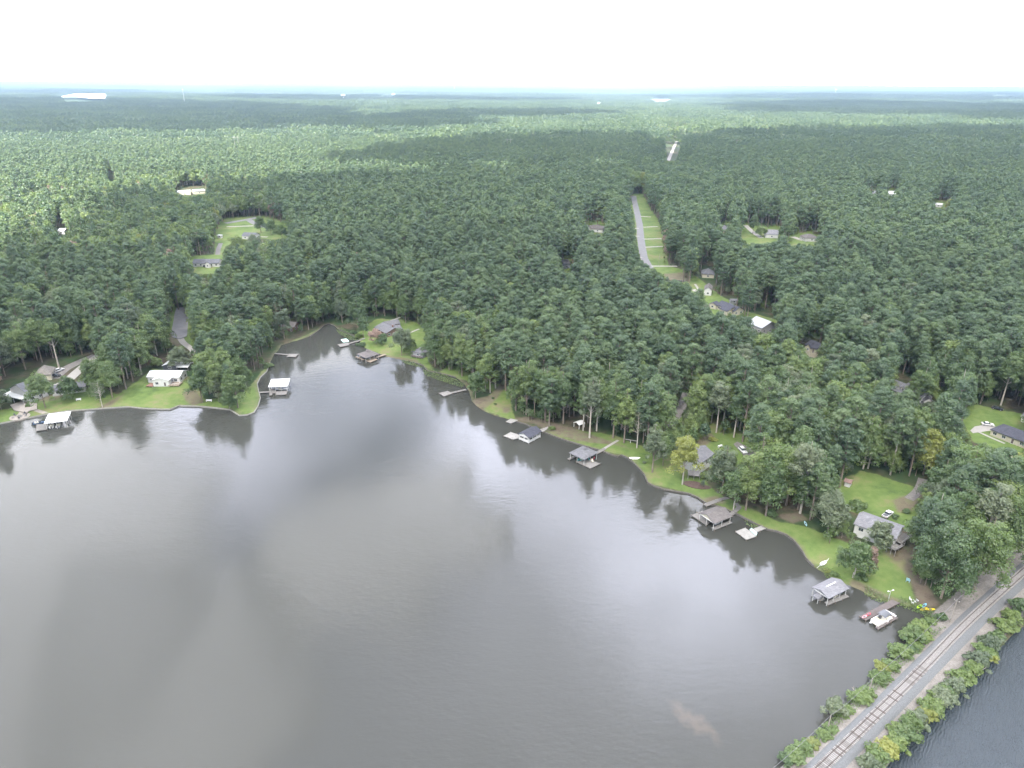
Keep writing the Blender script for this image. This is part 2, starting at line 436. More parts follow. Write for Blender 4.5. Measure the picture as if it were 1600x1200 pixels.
def ground_nodes(t, o):
    g = G(t); P = g.pos()
    mk = g.n("ShaderNodeVertexColor"); mk.layer_name = 'mask'
    sp = g.n("ShaderNodeSeparateColor"); g.l(mk.outputs[0], sp.inputs[0])
    nb = g.noise(.05, 4, .6, P); nm = g.noise(.35, 4, .6, P); nf = g.noise(2.5, 3, .6, P)
    litter = g.ramp(nm, [(.3, (.030, .034, .018)), (.5, (.060, .050, .032)), (.72, (.085, .066, .048))])
    litter = g.mix(g.ramp(nb, [(.4, (0, 0, 0)), (.6, (1, 1, 1))]), litter, (.030, .055, .020))
    grass = g.ramp(g.m('MULTIPLY_ADD', nb, .55, g.m('MULTIPLY_ADD', nm, .3, g.m('MULTIPLY', nf, .15))),
                   [(.36, (.056, .086, .028)), (.45, (.082, .124, .034)), (.53, (.106, .146, .044)), (.60, (.138, .142, .062)), (.67, (.150, .132, .085))])
    dirt = g.ramp(g.m('MULTIPLY_ADD', nm, .6, g.m('MULTIPLY', nf, .4)), [(.3, (.075, .058, .044)), (.5, (.125, .098, .076)), (.62, (.110, .118, .062)), (.75, (.20, .17, .135))])
    grav = g.ramp(g.m('MULTIPLY_ADD', nm, .45, g.m('MULTIPLY', nf, .55)), [(.3, (.10, .092, .082)), (.55, (.175, .162, .148)), (.75, (.25, .235, .215))])
    far = g.ramp(g.noise(.004, 5, .65, P), [(.35, (.030, .060, .026)), (.55, (.060, .095, .040)), (.68, (.16, .17, .085))])
    ln = g.n("ShaderNodeVectorMath", operation='LENGTH'); g.l(P, ln.inputs[0])
    ff = g.m('MULTIPLY_ADD', ln.outputs['Value'], 1 / 1500, -1700 / 1500, clamp=True)
    c = g.mix(ff, litter, far)
    jit = g.m('MULTIPLY_ADD', g.m('MULTIPLY_ADD', g.noise(.12, 3, .6, P), .6, g.m('MULTIPLY', nm, .5)), 1.5, -.82)
    def edge(v, k=3.0): return g.m('MULTIPLY_ADD', g.m('ADD', v, g.m('MULTIPLY', jit, .8)), k, .5 - .5 * k, clamp=True)
    c = g.mix(edge(sp.outputs[0]), c, grass)
    c = g.mix(g.m('MULTIPLY', edge(sp.outputs[1], 1.5), .85), c, dirt)
    c = g.mix(edge(sp.outputs[2]), c, grav)
    b = g.bsdf(c, .95, .15, bump=nf, bs=.5, bd=.15)
    g.l(b.outputs[0], o.inputs[0])
M['ground'] = mat('ground', ground_nodes)
V = np.concatenate([np.stack([GX, GY, GZ], 1), [[0, 0, -1.6]]])
me = mesh_np('ground', V, Fg, [M['ground']], attrs={'mask': ('FLOAT_COLOR', 'POINT', np.concatenate([msk, [[0, 0, 0, 1]]]))}, smooth=True)
go = link(bpy.data.objects.new('ground', me)); tag(go, kind='structure')

# ------------------------------------------------------------------ water
def water_nodes(kind):
    def f(t, o):
        g = G(t); P = g.pos()
        if kind == 'lake':
            big = g.noise(.012, 3, .5, g.mapv(P, (1, .5, 1)))
            mx_, my_ = gp(1085, 1128)[:2]
            wp = g.n("ShaderNodeVectorMath", operation='ADD')
            nz = g.n("ShaderNodeTexNoise"); nz.inputs['Scale'].default_value = .22; nz.inputs['Detail'].default_value = 4; g.l(P, nz.inputs[0])
            sc_ = g.n("ShaderNodeVectorMath", operation='MULTIPLY_ADD'); g.l(nz.outputs[1], sc_.inputs[0]); sc_.inputs[1].default_value = (11, 11, 0); sc_.inputs[2].default_value = (-5.5, -5.5, 0)
            g.l(P, wp.inputs[0]); g.l(sc_.outputs[0], wp.inputs[1])
            mpn = g.n("ShaderNodeMapping"); mpn.vector_type = 'TEXTURE'
            g.l(wp.outputs[0], mpn.inputs[0]); mpn.inputs['Location'].default_value = (mx_, my_, 0); mpn.inputs['Rotation'].default_value = (0, 0, R2(-48)); mpn.inputs['Scale'].default_value = (8.5, 2.6, 1)
            ln = g.n("ShaderNodeVectorMath", operation='LENGTH'); g.l(mpn.outputs[0], ln.inputs[0])
            mud = g.m('MULTIPLY_ADD', ln.outputs['Value'], -1.2, 1.35, clamp=True)
            col = g.ramp(big, [(.3, (.036, .037, .032)), (.7, (.044, .045, .040))])
            col = g.mix(g.m('MULTIPLY', mud, .55), col, (.085, .070, .055))
            n1 = g.noise(.9, 3, .6, g.mapv(P, (1, 1.7, 1), rot=(0, 0, .5))); n2 = g.noise(.16, 2, .5, g.mapv(P, (1, 1.8, 1), rot=(0, 0, -.4)))
            h = g.m('MULTIPLY_ADD', n1, .30, g.m('MULTIPLY_ADD', n2, .7, g.m('MULTIPLY', g.noise(.4, 2, .5, g.mapv(P, (1, 2.2, 1), rot=(0, 0, -.9))), .5)))
            wind = g.ramp(g.noise(.011, 3, .5, g.mapv(P, (1, .8, 1), (40, 9, 0))), [(.38, (.25,)*3), (.62, (1,)*3)])
            b = g.bsdf(col, .05, .5, bump=h, bs=.16, bd=.25)
            bn = b.inputs['Normal'].links[0].from_node; g.l(g.m('MULTIPLY', wind, .34), bn.inputs['Strength'])
        else:
            w1 = g.n("ShaderNodeTexWave", wave_type='BANDS'); w1.inputs['Scale'].default_value = .42; w1.inputs['Distortion'].default_value = 8; w1.inputs['Detail'].default_value = 3; w1.inputs['Detail Scale'].default_value = 1.5
            g.l(g.mapv(P, (1, 1, 1), rot=(0, 0, R2(38))), w1.inputs[0])
            n1 = g.noise(1.3, 3, .65, g.mapv(P, (1, 2.2, 1), rot=(0, 0, R2(38 + 90))))
            h = g.m('MULTIPLY_ADD', w1.outputs[1], .38, g.m('MULTIPLY', n1, .9))
            b = g.bsdf((.022, .030, .036), .06, .5, bump=h, bs=.6, bd=.32)
        b.inputs['IOR'].default_value = 1.33
        g.l(b.outputs[0], o.inputs[0])
    return f
M['lake'] = mat('lake_water', water_nodes('lake')); M['pond'] = mat('pond_water', water_nodes('pond'))
m0 = (np.array(SW[-1]) + np.array(PW[0])) / 2
pA = m0 - tdir * 600; pB = m0 + tdir * 55; pC = gp(1560, 962)[:2]; pD = pC + tdir * 250
def poly_obj(name, pts, z, m, kind='structure'):
    me = bpy.data.meshes.new(name); me.from_pydata([(float(p[0]), float(p[1]), z) for p in pts], [], [tuple(range(len(pts)))]); me.materials.append(m)
    return tag(link(bpy.data.objects.new(name, me)), kind=kind)
poly_obj('lake_water', [pA, pB, pC, pD, (-100, 700), (-900, 700), (-900, -600)], 0.0, M['lake'])
poly_obj('pond_water', [pA, (-500, -900), (600, -900), (600, 300), pD, pC, pB], 0.0, M['pond'])

# ------------------------------------------------------------------ trees
def leaves(cent, rad, n_per, size, r, lo=-.55, flat=.8):
    if len(cent) < 12: size = size * float(np.mean(rad)) / 2.8
    k = len(cent); n = k * n_per
    ci = np.repeat(np.arange(k), n_per)
    d = r.normal(size=(n, 3)); d /= np.linalg.norm(d, axis=1)[:, None]
    b = d[:, 2] < lo; d[b, 2] *= -1
    pos = cent[ci] + d * rad[ci][:, None] * (r.uniform(.55, 1.08, n))[:, None] * np.array([1, 1, flat])
    nn = d + r.normal(size=(n, 3)) * .36 + np.array([0, 0, .25]); nn /= np.linalg.norm(nn, axis=1)[:, None]
    t = np.cross(nn, r.normal(size=(n, 3))); t /= np.linalg.norm(t, axis=1)[:, None]; b2 = np.cross(nn, t)
    s = size * r.uniform(.55, 1.3, n)[:, None]; s2 = s * r.uniform(.45, .9, n)[:, None]
    q = np.stack([pos + t * s, pos + b2 * s2, pos - t * s * .9 + nn * s * .25, pos - b2 * s2], 1).reshape(-1, 3)
    f = np.arange(4 * n).reshape(-1, 4)
    cv = r.uniform(0, 1, k)
    var = np.repeat(np.clip(cv[ci] * .6 + r.uniform(0, .4, n), 0, 1), 4)
    return q, f, var
def tubes(segs, n=6):
    V_, F_ = [], []
    for a, b, r0, r1 in segs:
        a = np.array(a, float); b = np.array(b, float); d = b - a; d /= np.linalg.norm(d) + 1e-9
        u = np.cross(d, [0, 0, 1.] if abs(d[2]) < .9 else [1., 0, 0]); u /= np.linalg.norm(u); v = np.cross(d, u)
        th = np.arange(n) * 2 * np.pi / n
        ring = np.cos(th)[:, None] * u + np.sin(th)[:, None] * v
        o = len(V_) * 0 + sum(len(x) for x in V_)
        V_.append(np.concatenate([a + ring * r0, b + ring * r1]))
        i = np.arange(n); F_.append(np.stack([o + i, o + n + i, o + n + (i + 1) % n, o + (i + 1) % n], 1))
    return np.concatenate(V_), np.concatenate(F_)
def tree_geo(kind, seed, lod=0, Hh=28., Rr=5.):
    r = np.random.default_rng(seed)
    lean = r.normal(size=2) * .02 * Hh
    def ax(t): return np.array([lean[0] * t * t, lean[1] * t * t, Hh * t])
    if kind == 'pine':
        cb = r.uniform(.36, .50)
        nc = (58, 18, 9)[lod]; t = r.uniform(0, 1, nc) ** .85; t[0] = 1; t[1] = .93
        R_t = Rr * (1 - t ** 2.2) ** .6 * (.5 + .5 * np.minimum(1, t / .3))
        th = r.uniform(0, 2 * np.pi, nc) ; rr = R_t * r.uniform(.35, 1, nc)
        c = np.stack([rr * np.cos(th), rr * np.sin(th), Hh * (cb + (1 - cb) * t * .96)], 1); c[:, :2] += lean * ((c[:, 2:] / Hh) ** 2)
        cr = r.uniform(.22, .34, nc) * Rr * (1.15, 1.5, 1.9)[lod]; npr, sz = ((105, .30), (34, .70), (16, 1.15))[lod]
        L_ = leaves(c, cr, npr, sz, r, flat=.62)
        tr = .011 * Hh
    elif kind == 'snag':
        cb = .35; nc = 26; t = r.uniform(0, 1, nc)
        th = r.uniform(0, 2 * np.pi, nc); rr = Rr * r.uniform(.3, 1, nc) * (1 - .5 * t)
        c = np.stack([rr * np.cos(th), rr * np.sin(th), Hh * (cb + (1 - cb) * t * .97)], 1)
        L_ = leaves(c, np.full(nc, .22 * Rr), 14, .26, r); tr = .014 * Hh
    else:
        cb = {'oak': r.uniform(.10, .22), 'bush': .02, 'tall': r.uniform(.3, .42)}[kind]
        nc = (88, 22, 10)[lod]
        if kind == 'bush': nc = 52
        d = r.normal(size=(nc, 3)); d /= np.linalg.norm(d, axis=1)[:, None]; d[:, 2] = np.abs(d[:, 2]) * 1.65 - .72
        q = r.uniform(.45, .86, nc)[:, None]; q[: nc // 3] = r.uniform(.15, .5, nc // 3)[:, None]
        lob = 1 + .22 * np.sin(3 * np.arctan2(d[:, 1], d[:, 0]) + r.uniform(0, 6))[:, None]
        hz_ = Hh * (1 - cb) / 2
        c = d * q * np.array([Rr, Rr, hz_ * 1.08]) * lob + np.array([0, 0, Hh * cb + hz_ * .95])
        c[:, 2] = np.clip(c[:, 2], Hh * cb, Hh * .93); c[:, :2] += lean * ((c[:, 2:] / Hh) ** 2)
        cr = r.uniform(.20, .34, nc) * Rr * (1.0, 1.4, 1.8)[lod]; npr, sz = ((int(105 * max(1, (Rr / 6.2) ** 1.6)), .30), (36, .70), (16, 1.2))[lod]
        if kind == 'bush': npr, sz, cr = 80, .075 * Rr, cr * r.uniform(.5, 1.15, nc)
        L_ = leaves(c, cr, npr, sz, r, flat=.8)
        tr = .013 * Hh
    if lod == 2: return None, L_
    nseg = 5 if lod == 0 else 2; ts = np.linspace(0, .95, nseg + 1)
    sg = [(ax(a) - (np.array([0, 0, .6]) if a == 0 else 0), ax(b), tr * (1.15 - a), tr * (1.15 - b)) for a, b in zip(ts[:-1], ts[1:])]
    if lod == 0:
        for k in range(0, len(c), 2 if kind != 'snag' else 1):
            p = c[k]; tz = max(.12 if kind != 'pine' else cb * .9, p[2] / Hh - r.uniform(.04, .16))
            sg.append((ax(min(.93, tz)), p, tr * .32, tr * .08))
    return tubes(sg, 7 if lod == 0 else 5), L_
LEAF = {}
def tree_meshes(kind, seed, leafm, barkm='bark', lod=0, Hh=28., Rr=5.):
    T_, L_ = tree_geo(kind, seed, lod, Hh, Rr)
    lm = mesh_np('crown', L_[0], L_[1], [M[leafm]], attrs={'var': ('FLOAT', 'POINT', L_[2])})
    tm = mesh_np('trunk', T_[0], T_[1], [M[barkm]], smooth=True)
    return tm, lm
def joined(parts, leafms, name):
    """parts: list of (offset, scale, tree geo, leaf material index)"""
    Vs, Fs, Vr, Mi = [], [], [], []; o = 0
    for off, sc, (T_, L_), mi in parts:
        if T_ is not None:
            Vs.append(T_[0] * sc + off); Fs.append(T_[1] + o); Vr.append(np.zeros(len(T_[0]))); Mi.append(np.zeros(len(T_[1]), int)); o += len(T_[0])
        Vs.append(L_[0] * sc + off); Fs.append(L_[1] + o); Vr.append(np.clip(L_[2] * .6 + rng.uniform(0, .4), 0, 1)); Mi.append(np.full(len(L_[1]), mi)); o += len(L_[0])
    return mesh_np(name, np.concatenate(Vs), np.concatenate(Fs), [M['bark']] + [M[x] for x in leafms], np.concatenate(Mi), {'var': ('FLOAT', 'POINT', np.concatenate(Vr))})
protos = bpy.data.collections.new('forest_kinds')
PI_ = {}; cnt = [0]
def proto(key, me):
    o = bpy.data.objects.new('kind_%03d' % cnt[0], me); protos.objects.link(o); PI_.setdefault(key, []).append(cnt[0]); cnt[0] += 1
NV = 6
PM = [tree_meshes('pine', 100 + i, 'pine', Hh=29, Rr=4.9) for i in range(NV)]
OM = [tree_meshes('oak', 200 + i, ('oak', 'oak', 'grey', 'oak', 'lime', 'oak')[i], ('bark', 'palebark')[i % 2], Hh=23, Rr=6.2) for i in range(NV)]
TM = [tree_meshes('tall', 300 + i, ('oak', 'grey', 'oak')[i], 'palebark', Hh=27, Rr=5.) for i in range(3)]
for i in range(5): proto('pine', joined([(0, 1, tree_geo('pine', 100 + i, 0, 29, 4.9), 1)], ['pine'], 'pine_tree'))
for i, k in enumerate(('oak', 'grey', 'oak', 'lime', 'oak')): proto('oak', joined([(0, 1, tree_geo('oak', 200 + i, 0, 23, 6.2), 1)], [k], 'broadleaf_tree'))
for i, (k, l_) in enumerate((('oak', 'yellow'), ('snag', 'grey'), ('oak', 'rose'), ('tall', 'lime'), ('oak', 'grey'))): proto('odd', joined([(0, 1, tree_geo(k, 600 + i, 0, 23, 5.6), 1)], [l_], 'broadleaf_tree'))
for i in range(5): proto('pine1', joined([(0, 1, tree_geo('pine', 400 + i, 1, 29, 5.), 1)], ['pine'], 'pine_tree'))
for i, k in enumerate(('oak', 'grey', 'lime', 'oak', 'lime')): proto('oak1', joined([(0, 1, tree_geo('oak', 500 + i, 1, 23, 6.2), 1)], [k], 'broadleaf_tree'))
for v, pp in (('ppine', .85), ('poak', .25)):
    for i in range(4):
        ps = []
        for gx in range(-4, 5):
            for gy in range(-4, 5):
                p_ = rng.uniform() < pp
                k = 'pine' if p_ else 'oak'
                ps.append((np.array([gx * 9 + rng.uniform(-4, 4), gy * 9 + rng.uniform(-4, 4), 0]), rng.uniform(.75, 1.2), tree_geo(k, int(rng.integers(1e6)), 2, 27 if p_ else 23, 5.4 if p_ else 6.5), 1 if p_ else (2 + int(rng.integers(0, 3)))))
        proto(v, joined(ps, ['pine', 'oak', 'grey', 'lime'], v))
for i in range(3):
    ps = []
    for k in range(220):
        ps.append((np.array([rng.uniform(-150, 150), rng.uniform(-150, 150), -2]), rng.uniform(1.0, 1.35), tree_geo('oak', int(rng.integers(1e6)), 2, 25, 15), 1 + int(rng.integers(0, 4))))
    proto('far', joined(ps, ['pine', 'oak', 'grey', 'pine'], 'far'))
# ------------------------------------------------------------------ forest
WIN = [  # what the photograph shows between the trees; no forest tree may stand in front of it
 [(0,578),(40,572),(60,564),(90,562),(150,551),(158,565),(135,590),(130,612),(150,634),(150,646),(0,668)],
 [(160,637),(186,620),(222,585),(230,573),(252,558),(298,560),(302,600),(313,636),(266,642)],
 [(300,620),(330,622),(345,641),(300,636)], [(380,612),(402,592),(418,570),(430,556),(410,600),(412,625),(398,648),(368,650)],
 [(270,488),(294,486),(297,528),(306,546),(283,540),(264,530)],
 [(984,304),(1003,302),(1016,328),(1030,345),(1034,370),(1036,410),(1018,411),(1004,409),(997,385),(992,345)], [(1012,414),(1058,414),(1068,424),(1072,440),(1060,438),(1045,430),(1025,421)], [(1071,432),(1090,440),(1092,462),(1082,455)],
 [(1095,411),(1114,411),(1118,462),(1096,468)], [(1104,464),(1140,462),(1158,470),(1160,488),(1112,484)], [(1165,487),(1206,487),(1216,508),(1192,516),(1166,504)], [(1254,522),(1279,526),(1279,553),(1254,548)],
 [(1385,590),(1426,588),(1426,612),(1400,606)], [(1440,618),(1462,618),(1462,633),(1440,633)], [(1462,608),(1482,612),(1478,632),(1460,630)],
 [(1502,650),(1516,632),(1548,634),(1600,642),(1610,700),(1575,700),(1520,682)],
 [(1314,748),(1340,733),(1380,742),(1420,752),(1446,745),(1440,775),(1425,790),(1428,815),(1424,850),(1378,864),(1330,830),(1330,800),(1314,776)],
 [(1205,803),(1245,800),(1290,850),(1330,862),(1375,850),(1418,860),(1440,945),(1450,975),(1330,925),(1200,840)],
 [(860,676),(900,668),(950,678),(1010,694),(1012,712),(1030,725),(1060,742),(1078,755),(1130,772),(1200,800),(1200,835),(1100,790),(990,730),(900,700)],
 [(1062,612),(1073,616),(1068,640),(1046,668),(1036,664),(1052,640)], [(1066,566),(1078,572),(1100,594),(1092,604),(1076,592)],
 [(1092,682),(1110,672),(1150,690),(1176,696),(1172,722),(1120,718),(1098,700)], [(1078,696),(1118,696),(1118,745),(1072,748)],
 [(563,500),(600,494),(632,506),(668,515),(668,565),(650,575),(560,545),(515,545),(515,512)],
 [(738,626),(752,612),(770,606),(795,612),(800,660),(740,640)], [(437,498),(462,498),(462,512),(437,512)],
 [(345,350),(352,344),(378,339),(402,338),(430,346),(446,350),(452,362),(446,371),(430,373),(395,372),(372,378),(352,383),(350,398),(340,402),(337,385),(338,368)], [(297,406),(306,400),(330,398),(344,404),(345,416),(335,424),(305,426),(298,415)], [(336,360),(350,356),(350,402),(336,402)],
 [(914,344),(946,350),(944,364),(916,356)], [(1126,348),(1140,348),(1140,360),(1126,360)], [(1159,352),(1172,350),(1195,356),(1218,354),(1218,374),(1185,380),(1158,372)], [(1232,368),(1282,360),(1282,378),(1232,380)],
 [(1386,295),(1401,294),(1402,303),(1387,304)], [(1360,297),(1375,296),(1375,302),(1361,303)], [(1459,315),(1474,315),(1488,322),(1478,327),(1458,324)], [(1040,208),(1066,204),(1058,250),(1042,250)],
 [(880,401),(893,401),(893,422),(880,422)], [(872,664),(895,655),(912,660),(912,672),(873,674)], [(805,585),(812,583),(812,600),(805,602)],
 [(1432,745),(1450,742),(1450,770),(1432,772)], [(275,293),(322,290),(322,302),(275,303)], [(1425,930),(1480,920),(1520,960),(1470,1000),(1430,1000)], [(1520,900),(1610,840),(1620,960),(1530,960)],
 [(88,348),(104,348),(104,366),(88,366)], [(169,270),(179,270),(179,282),(169,282)],
]
sp_ = 6.6
gx = np.arange(-1500, 1500, sp_); gy = np.arange(60, 1900, sp_ * .87)
XX, YY = np.meshgrid(gx, gy); XX = XX + (np.arange(len(gy)) % 2)[:, None] * sp_ / 2
Pt = np.stack([XX.ravel(), YY.ravel()], 1) + rng.uniform(-2.6, 2.6, (XX.size, 2))
rr_ = np.hypot(Pt[:, 0], Pt[:, 1]); aa_ = np.degrees(np.arctan2(Pt[:, 0], Pt[:, 1]))
Pt = Pt[(rr_ < 1750) & ((np.abs(aa_) < 44) | ((rr_ < 620) & (np.abs(aa_) < 62)))]
s_ = shore_sd(Pt); keep = s_ > 4.5; Pt = Pt[keep]; s_ = s_[keep]
dt_ = seg_min(Pt, TR, False); keep = dt_ > 11; Pt = Pt[keep]; s_ = s_[keep]
nzv = np.sin(Pt[:, 0] / 61 + 2) * np.cos(Pt[:, 1] / 83) + .7 * np.sin((Pt[:, 0] - Pt[:, 1]) / 37) + rng.normal(size=len(Pt)) * .5
pox = proj(np.c_[Pt, np.full(len(Pt), 3.)])
pbro = np.where(s_ < 45, .62, .16)
pbro = np.where((pox[:, 0] < 420) & (pox[:, 1] < 440) & (pox[:, 1] > 290 - .05 * pox[:, 0]), .78, pbro)
pbro = np.where((pox[:, 0] < 500) & (pox[:, 1] > 440), .6, pbro)
pbro = np.where(pox[:, 1] < 300, .5, pbro)
pbro = np.where((pox[:, 0] > 1000) & (pox[:, 1] > 600), .6, pbro)
isb = rng.uniform(size=len(Pt)) < np.clip(pbro + nzv * .12, .05, .95)
scl = rng.uniform(.76, 1.14, len(Pt)) * np.where(rng.uniform(size=len(Pt)) < .08, .7, 1)
scl = np.where(s_ < 12, scl * .85, scl)
Hk = np.where(isb, 23., 29.) * scl; Rk = np.where(isb, 6.2, 4.9) * scl
def blocks(Pt, z, Hk, Rk, isb, wins):
    bad = np.zeros(len(Pt), bool)
    lo = np.where(isb, .25, .5)
    smp = []
    for fz, fr in ((0, 0), (1, 0), (.8, -.6), (.8, .6), (.6, -.85), (.6, .85), (.6, 0), ('b', -.6), ('b', .6), (.3, 0), (.9, 0)):
        zz = z + Hk * (lo if fz == 'b' else fz)
        smp.append(proj(np.c_[Pt[:, 0] + Rk * fr, Pt[:, 1], zz])[:, :2])
    for wn in wins:
        wa = np.array(wn); l_, h_ = wa.min(0), wa.max(0)
        for q in smp:
            k = np.where((q[:, 0] > l_[0]) & (q[:, 0] < h_[0]) & (q[:, 1] > l_[1]) & (q[:, 1] < h_[1]) & ~bad)[0]
            if len(k): bad[k] |= inside(q[k], wn)
    return bad
zk = height(Pt, s_)
bad = blocks(Pt, zk, Hk, Rk, isb, WIN)
for sm in (.52, .30, .17):                      # where a full grown tree would stand before a clearing, younger growth fills the wood's edge
    k = np.where(bad)[0]; s2 = sm * rng.uniform(.85, 1.15, len(k))
    b2 = blocks(Pt[k], zk[k], 23 * s2, 6.8 * s2, np.ones(len(k), bool), WIN)
    g_ = k[~b2]; isb[g_] = True; scl[g_] = s2[~b2]; Hk[g_] = 23 * scl[g_]; Rk[g_] = 6.2 * scl[g_]; bad[g_] = False
Pt, s_, isb, scl, Hk, Rk, zk = [a[~bad] for a in (Pt, s_, isb, scl, Hk, Rk, zk)]
rr_ = np.hypot(Pt[:, 0], Pt[:, 1])
pb_ = proj(np.c_[Pt, zk]); ptp = proj(np.c_[Pt, zk + Hk])
infr = (ptp[:, 0] > -10) & (ptp[:, 0] < 1610) & (ptp[:, 1] < 1200) & (pb_[:, 0] > -30) & (pb_[:, 0] < 1630)
size = np.where(infr, Hk * Rk / pb_[:, 2] ** 2, 0)
single = np.zeros(len(Pt), bool)
for b_ in (True, False):
    k = np.where((isb == b_) & infr)[0]
    single[k[np.argsort(-size[k])[:285 if b_ else 300]]] = True
SINGLE = [(Pt[i], zk[i], bool(isb[i]), float(scl[i]), pb_[i]) for i in np.where(single)[0]]
rest = np.where(~single)[0]
def pick(keys, n): 
    a = np.array([x for k in keys for x in PI_[k]]); return a[rng.integers(0, len(a), n)]
# undergrowth and young trees below the tall ones, near clearings and shores
nU = 9000
U = np.stack([rng.uniform(-560, 560, nU * 3), rng.uniform(90, 760, nU * 3)], 1)
U = U[np.abs(np.degrees(np.arctan2(U[:, 0], U[:, 1]))) < 42]; us = shore_sd(U); k = (us > 2.5) & (seg_min(U, TR, False) > 12); U, us = U[k][:nU], us[k][:nU]
ub = np.zeros(len(U), bool)
uz = height(U, us); uS = rng.uniform(.16, .48, len(U)); ub = blocks(U, uz, 23 * uS, 6.2 * uS, np.ones(len(U), bool), WIN)
U, us, uz, uS = U[~ub], us[~ub], uz[~ub], uS[~ub]
FPu, FIu, FSu = np.c_[U, uz - 1.2 * uS], pick(['oak1'], len(U)), uS
idx = np.where(rr_[rest] < 650, np.where(isb[rest], pick(['oak'], len(rest)), pick(['pine'], len(rest))), np.where(isb[rest], pick(['oak1'], len(rest)), pick(['pine1'], len(rest))))
lt_ = np.array([PI_['oak1'][k] for k in (1, 2, 4)]); pr_ = proj(np.c_[Pt[rest], zk[rest]])
lm_ = isb[rest] & (rr_[rest] > 560) & (((pr_[:, 0] < 430) & (pr_[:, 1] < 450)) | (pr_[:, 1] < 292)) & (rng.uniform(size=len(rest)) < .6)
idx = np.where(lm_, lt_[rng.integers(0, 3, len(rest))], idx)
idx = np.where(rng.uniform(size=len(rest)) < .028, pick(['odd'], len(rest)), idx)
FP = [np.c_[Pt[rest], zk[rest] - .3], FPu]; FI = [idx, FIu]; FS = [scl[rest], FSu]
# far forest in patches of many trees
cell = 78
gx = np.arange(-7500, 7500, cell); gy = np.arange(1200, 9500, cell)
XX, YY = np.meshgrid(gx, gy); Q_ = np.stack([XX.ravel(), YY.ravel()], 1) + rng.uniform(-8, 8, (XX.size, 2))
rq = np.hypot(Q_[:, 0], Q_[:, 1]); aq = np.degrees(np.arctan2(Q_[:, 0], Q_[:, 1]))
Q_ = Q_[(rq > 1735) & (rq < 9300) & (np.abs(aq) < 42)]
qp = proj(np.c_[Q_, height(Q_)])
clear = (np.sin(Q_[:, 0] / 700 + 1.1) * np.sin(Q_[:, 1] / 900 + .4) + .5 * np.sin((Q_[:, 0] + 2 * Q_[:, 1]) / 310)) > 1.15
qt_ = proj(np.c_[Q_, height(Q_) + 24])
FARWIN = [[(90,148),(173,148),(173,159),(90,160)], [(1036,198),(1072,198),(1062,254),(1034,256)], [(588,146),(620,146),(620,153),(588,153)], [(630,159),(648,159),(648,164),(630,164)], [(924,158),(945,158),(945,165),(924,165)], [(1016,154),(1050,154),(1050,160),(1016,160)], [(953,170),(978,170),(978,175),(953,175)], [(801,165),(812,165),(812,170),(801,170)], [(532,150),(542,150),(542,159),(532,159)]]
for wn in FARWIN: clear |= inside(qp[:, :2], wn) | inside(qt_[:, :2], wn)
Q_ = Q_[~clear]
nn_ = np.sin(Q_[:, 0] / 333 + 2) * np.cos(Q_[:, 1] / 417) + rng.normal(size=len(Q_)) * .4
FP.append(np.c_[Q_, height(Q_) - .5]); FI.append(np.where(nn_ > .1, pick(['ppine'], len(Q_)), pick(['poak'], len(Q_)))); FS.append(rng.uniform(.9, 1.1, len(Q_)))
cell = 270
gx = np.arange(-33000, 33000, cell); gy = np.arange(5000, 42000, cell)
XX, YY = np.meshgrid(gx, gy); Q_ = np.stack([XX.ravel(), YY.ravel()], 1) + rng.uniform(-60, 60, (XX.size, 2))
rq = np.hypot(Q_[:, 0], Q_[:, 1]); aq = np.degrees(np.arctan2(Q_[:, 0], Q_[:, 1]))
Q_ = Q_[(rq > 9200) & (rq < 42000) & (np.abs(aq) < 42)]
keep = (np.sin(Q_[:, 0] / 1900 + .6) * np.sin(Q_[:, 1] / 2300) + rng.normal(size=len(Q_)) * .35) < .62
qp = proj(np.c_[Q_, height(Q_)]); keep &= ~inside(qp[:, :2], [(92,149),(172,148),(174,158),(92,160)])
Q_ = Q_[keep]
FP.append(np.c_[Q_, height(Q_) - 1.5]); FI.append(pick(['far'], len(Q_))); FS.append(rng.uniform(.9, 1.15, len(Q_)))
FP = np.concatenate(FP); FI = np.concatenate(FI); FS = np.concatenate(FS)
print('forest points', len(FP), 'near', len(rest))
fme = mesh_np('forest', FP, [], attrs=None)
for nme, typ, dat in (('kind_i', 'INT', FI), ('scl', 'FLOAT', FS), ('rot', 'FLOAT', rng.uniform(0, 2 * math.pi, len(FP)))):
    at = fme.attributes.new(nme, typ, 'POINT'); at.data.foreach_set('value', np.asarray(dat, np.int32 if typ == 'INT' else np.float32))
forest = tag(link(bpy.data.objects.new('forest', fme)), kind='stuff')
ng = bpy.data.node_groups.new('scatter', 'GeometryNodeTree')
ng.interface.new_socket('Geometry', in_out='INPUT', socket_type='NodeSocketGeometry'); ng.interface.new_socket('Geometry', in_out='OUTPUT', socket_type='NodeSocketGeometry')
gi = ng.nodes.new('NodeGroupInput'); go_ = ng.nodes.new('NodeGroupOutput'); ip = ng.nodes.new('GeometryNodeInstanceOnPoints')
ci_ = ng.nodes.new('GeometryNodeCollectionInfo'); ci_.inputs['Collection'].default_value = protos; ci_.inputs['Separate Children'].default_value = True; ci_.inputs['Reset Children'].default_value = True
def nattr(nm, ty):
    n = ng.nodes.new('GeometryNodeInputNamedAttribute'); n.data_type = ty; n.inputs['Name'].default_value = nm
    return [o for o in n.outputs if o.name == 'Attribute' and o.enabled][0]
cr_ = ng.nodes.new('ShaderNodeCombineXYZ')
ng.links.new(gi.outputs[0], ip.inputs['Points']); ng.links.new(ci_.outputs[0], ip.inputs['Instance']); ip.inputs['Pick Instance'].default_value = True
ng.links.new(nattr('kind_i', 'INT'), ip.inputs['Instance Index'])
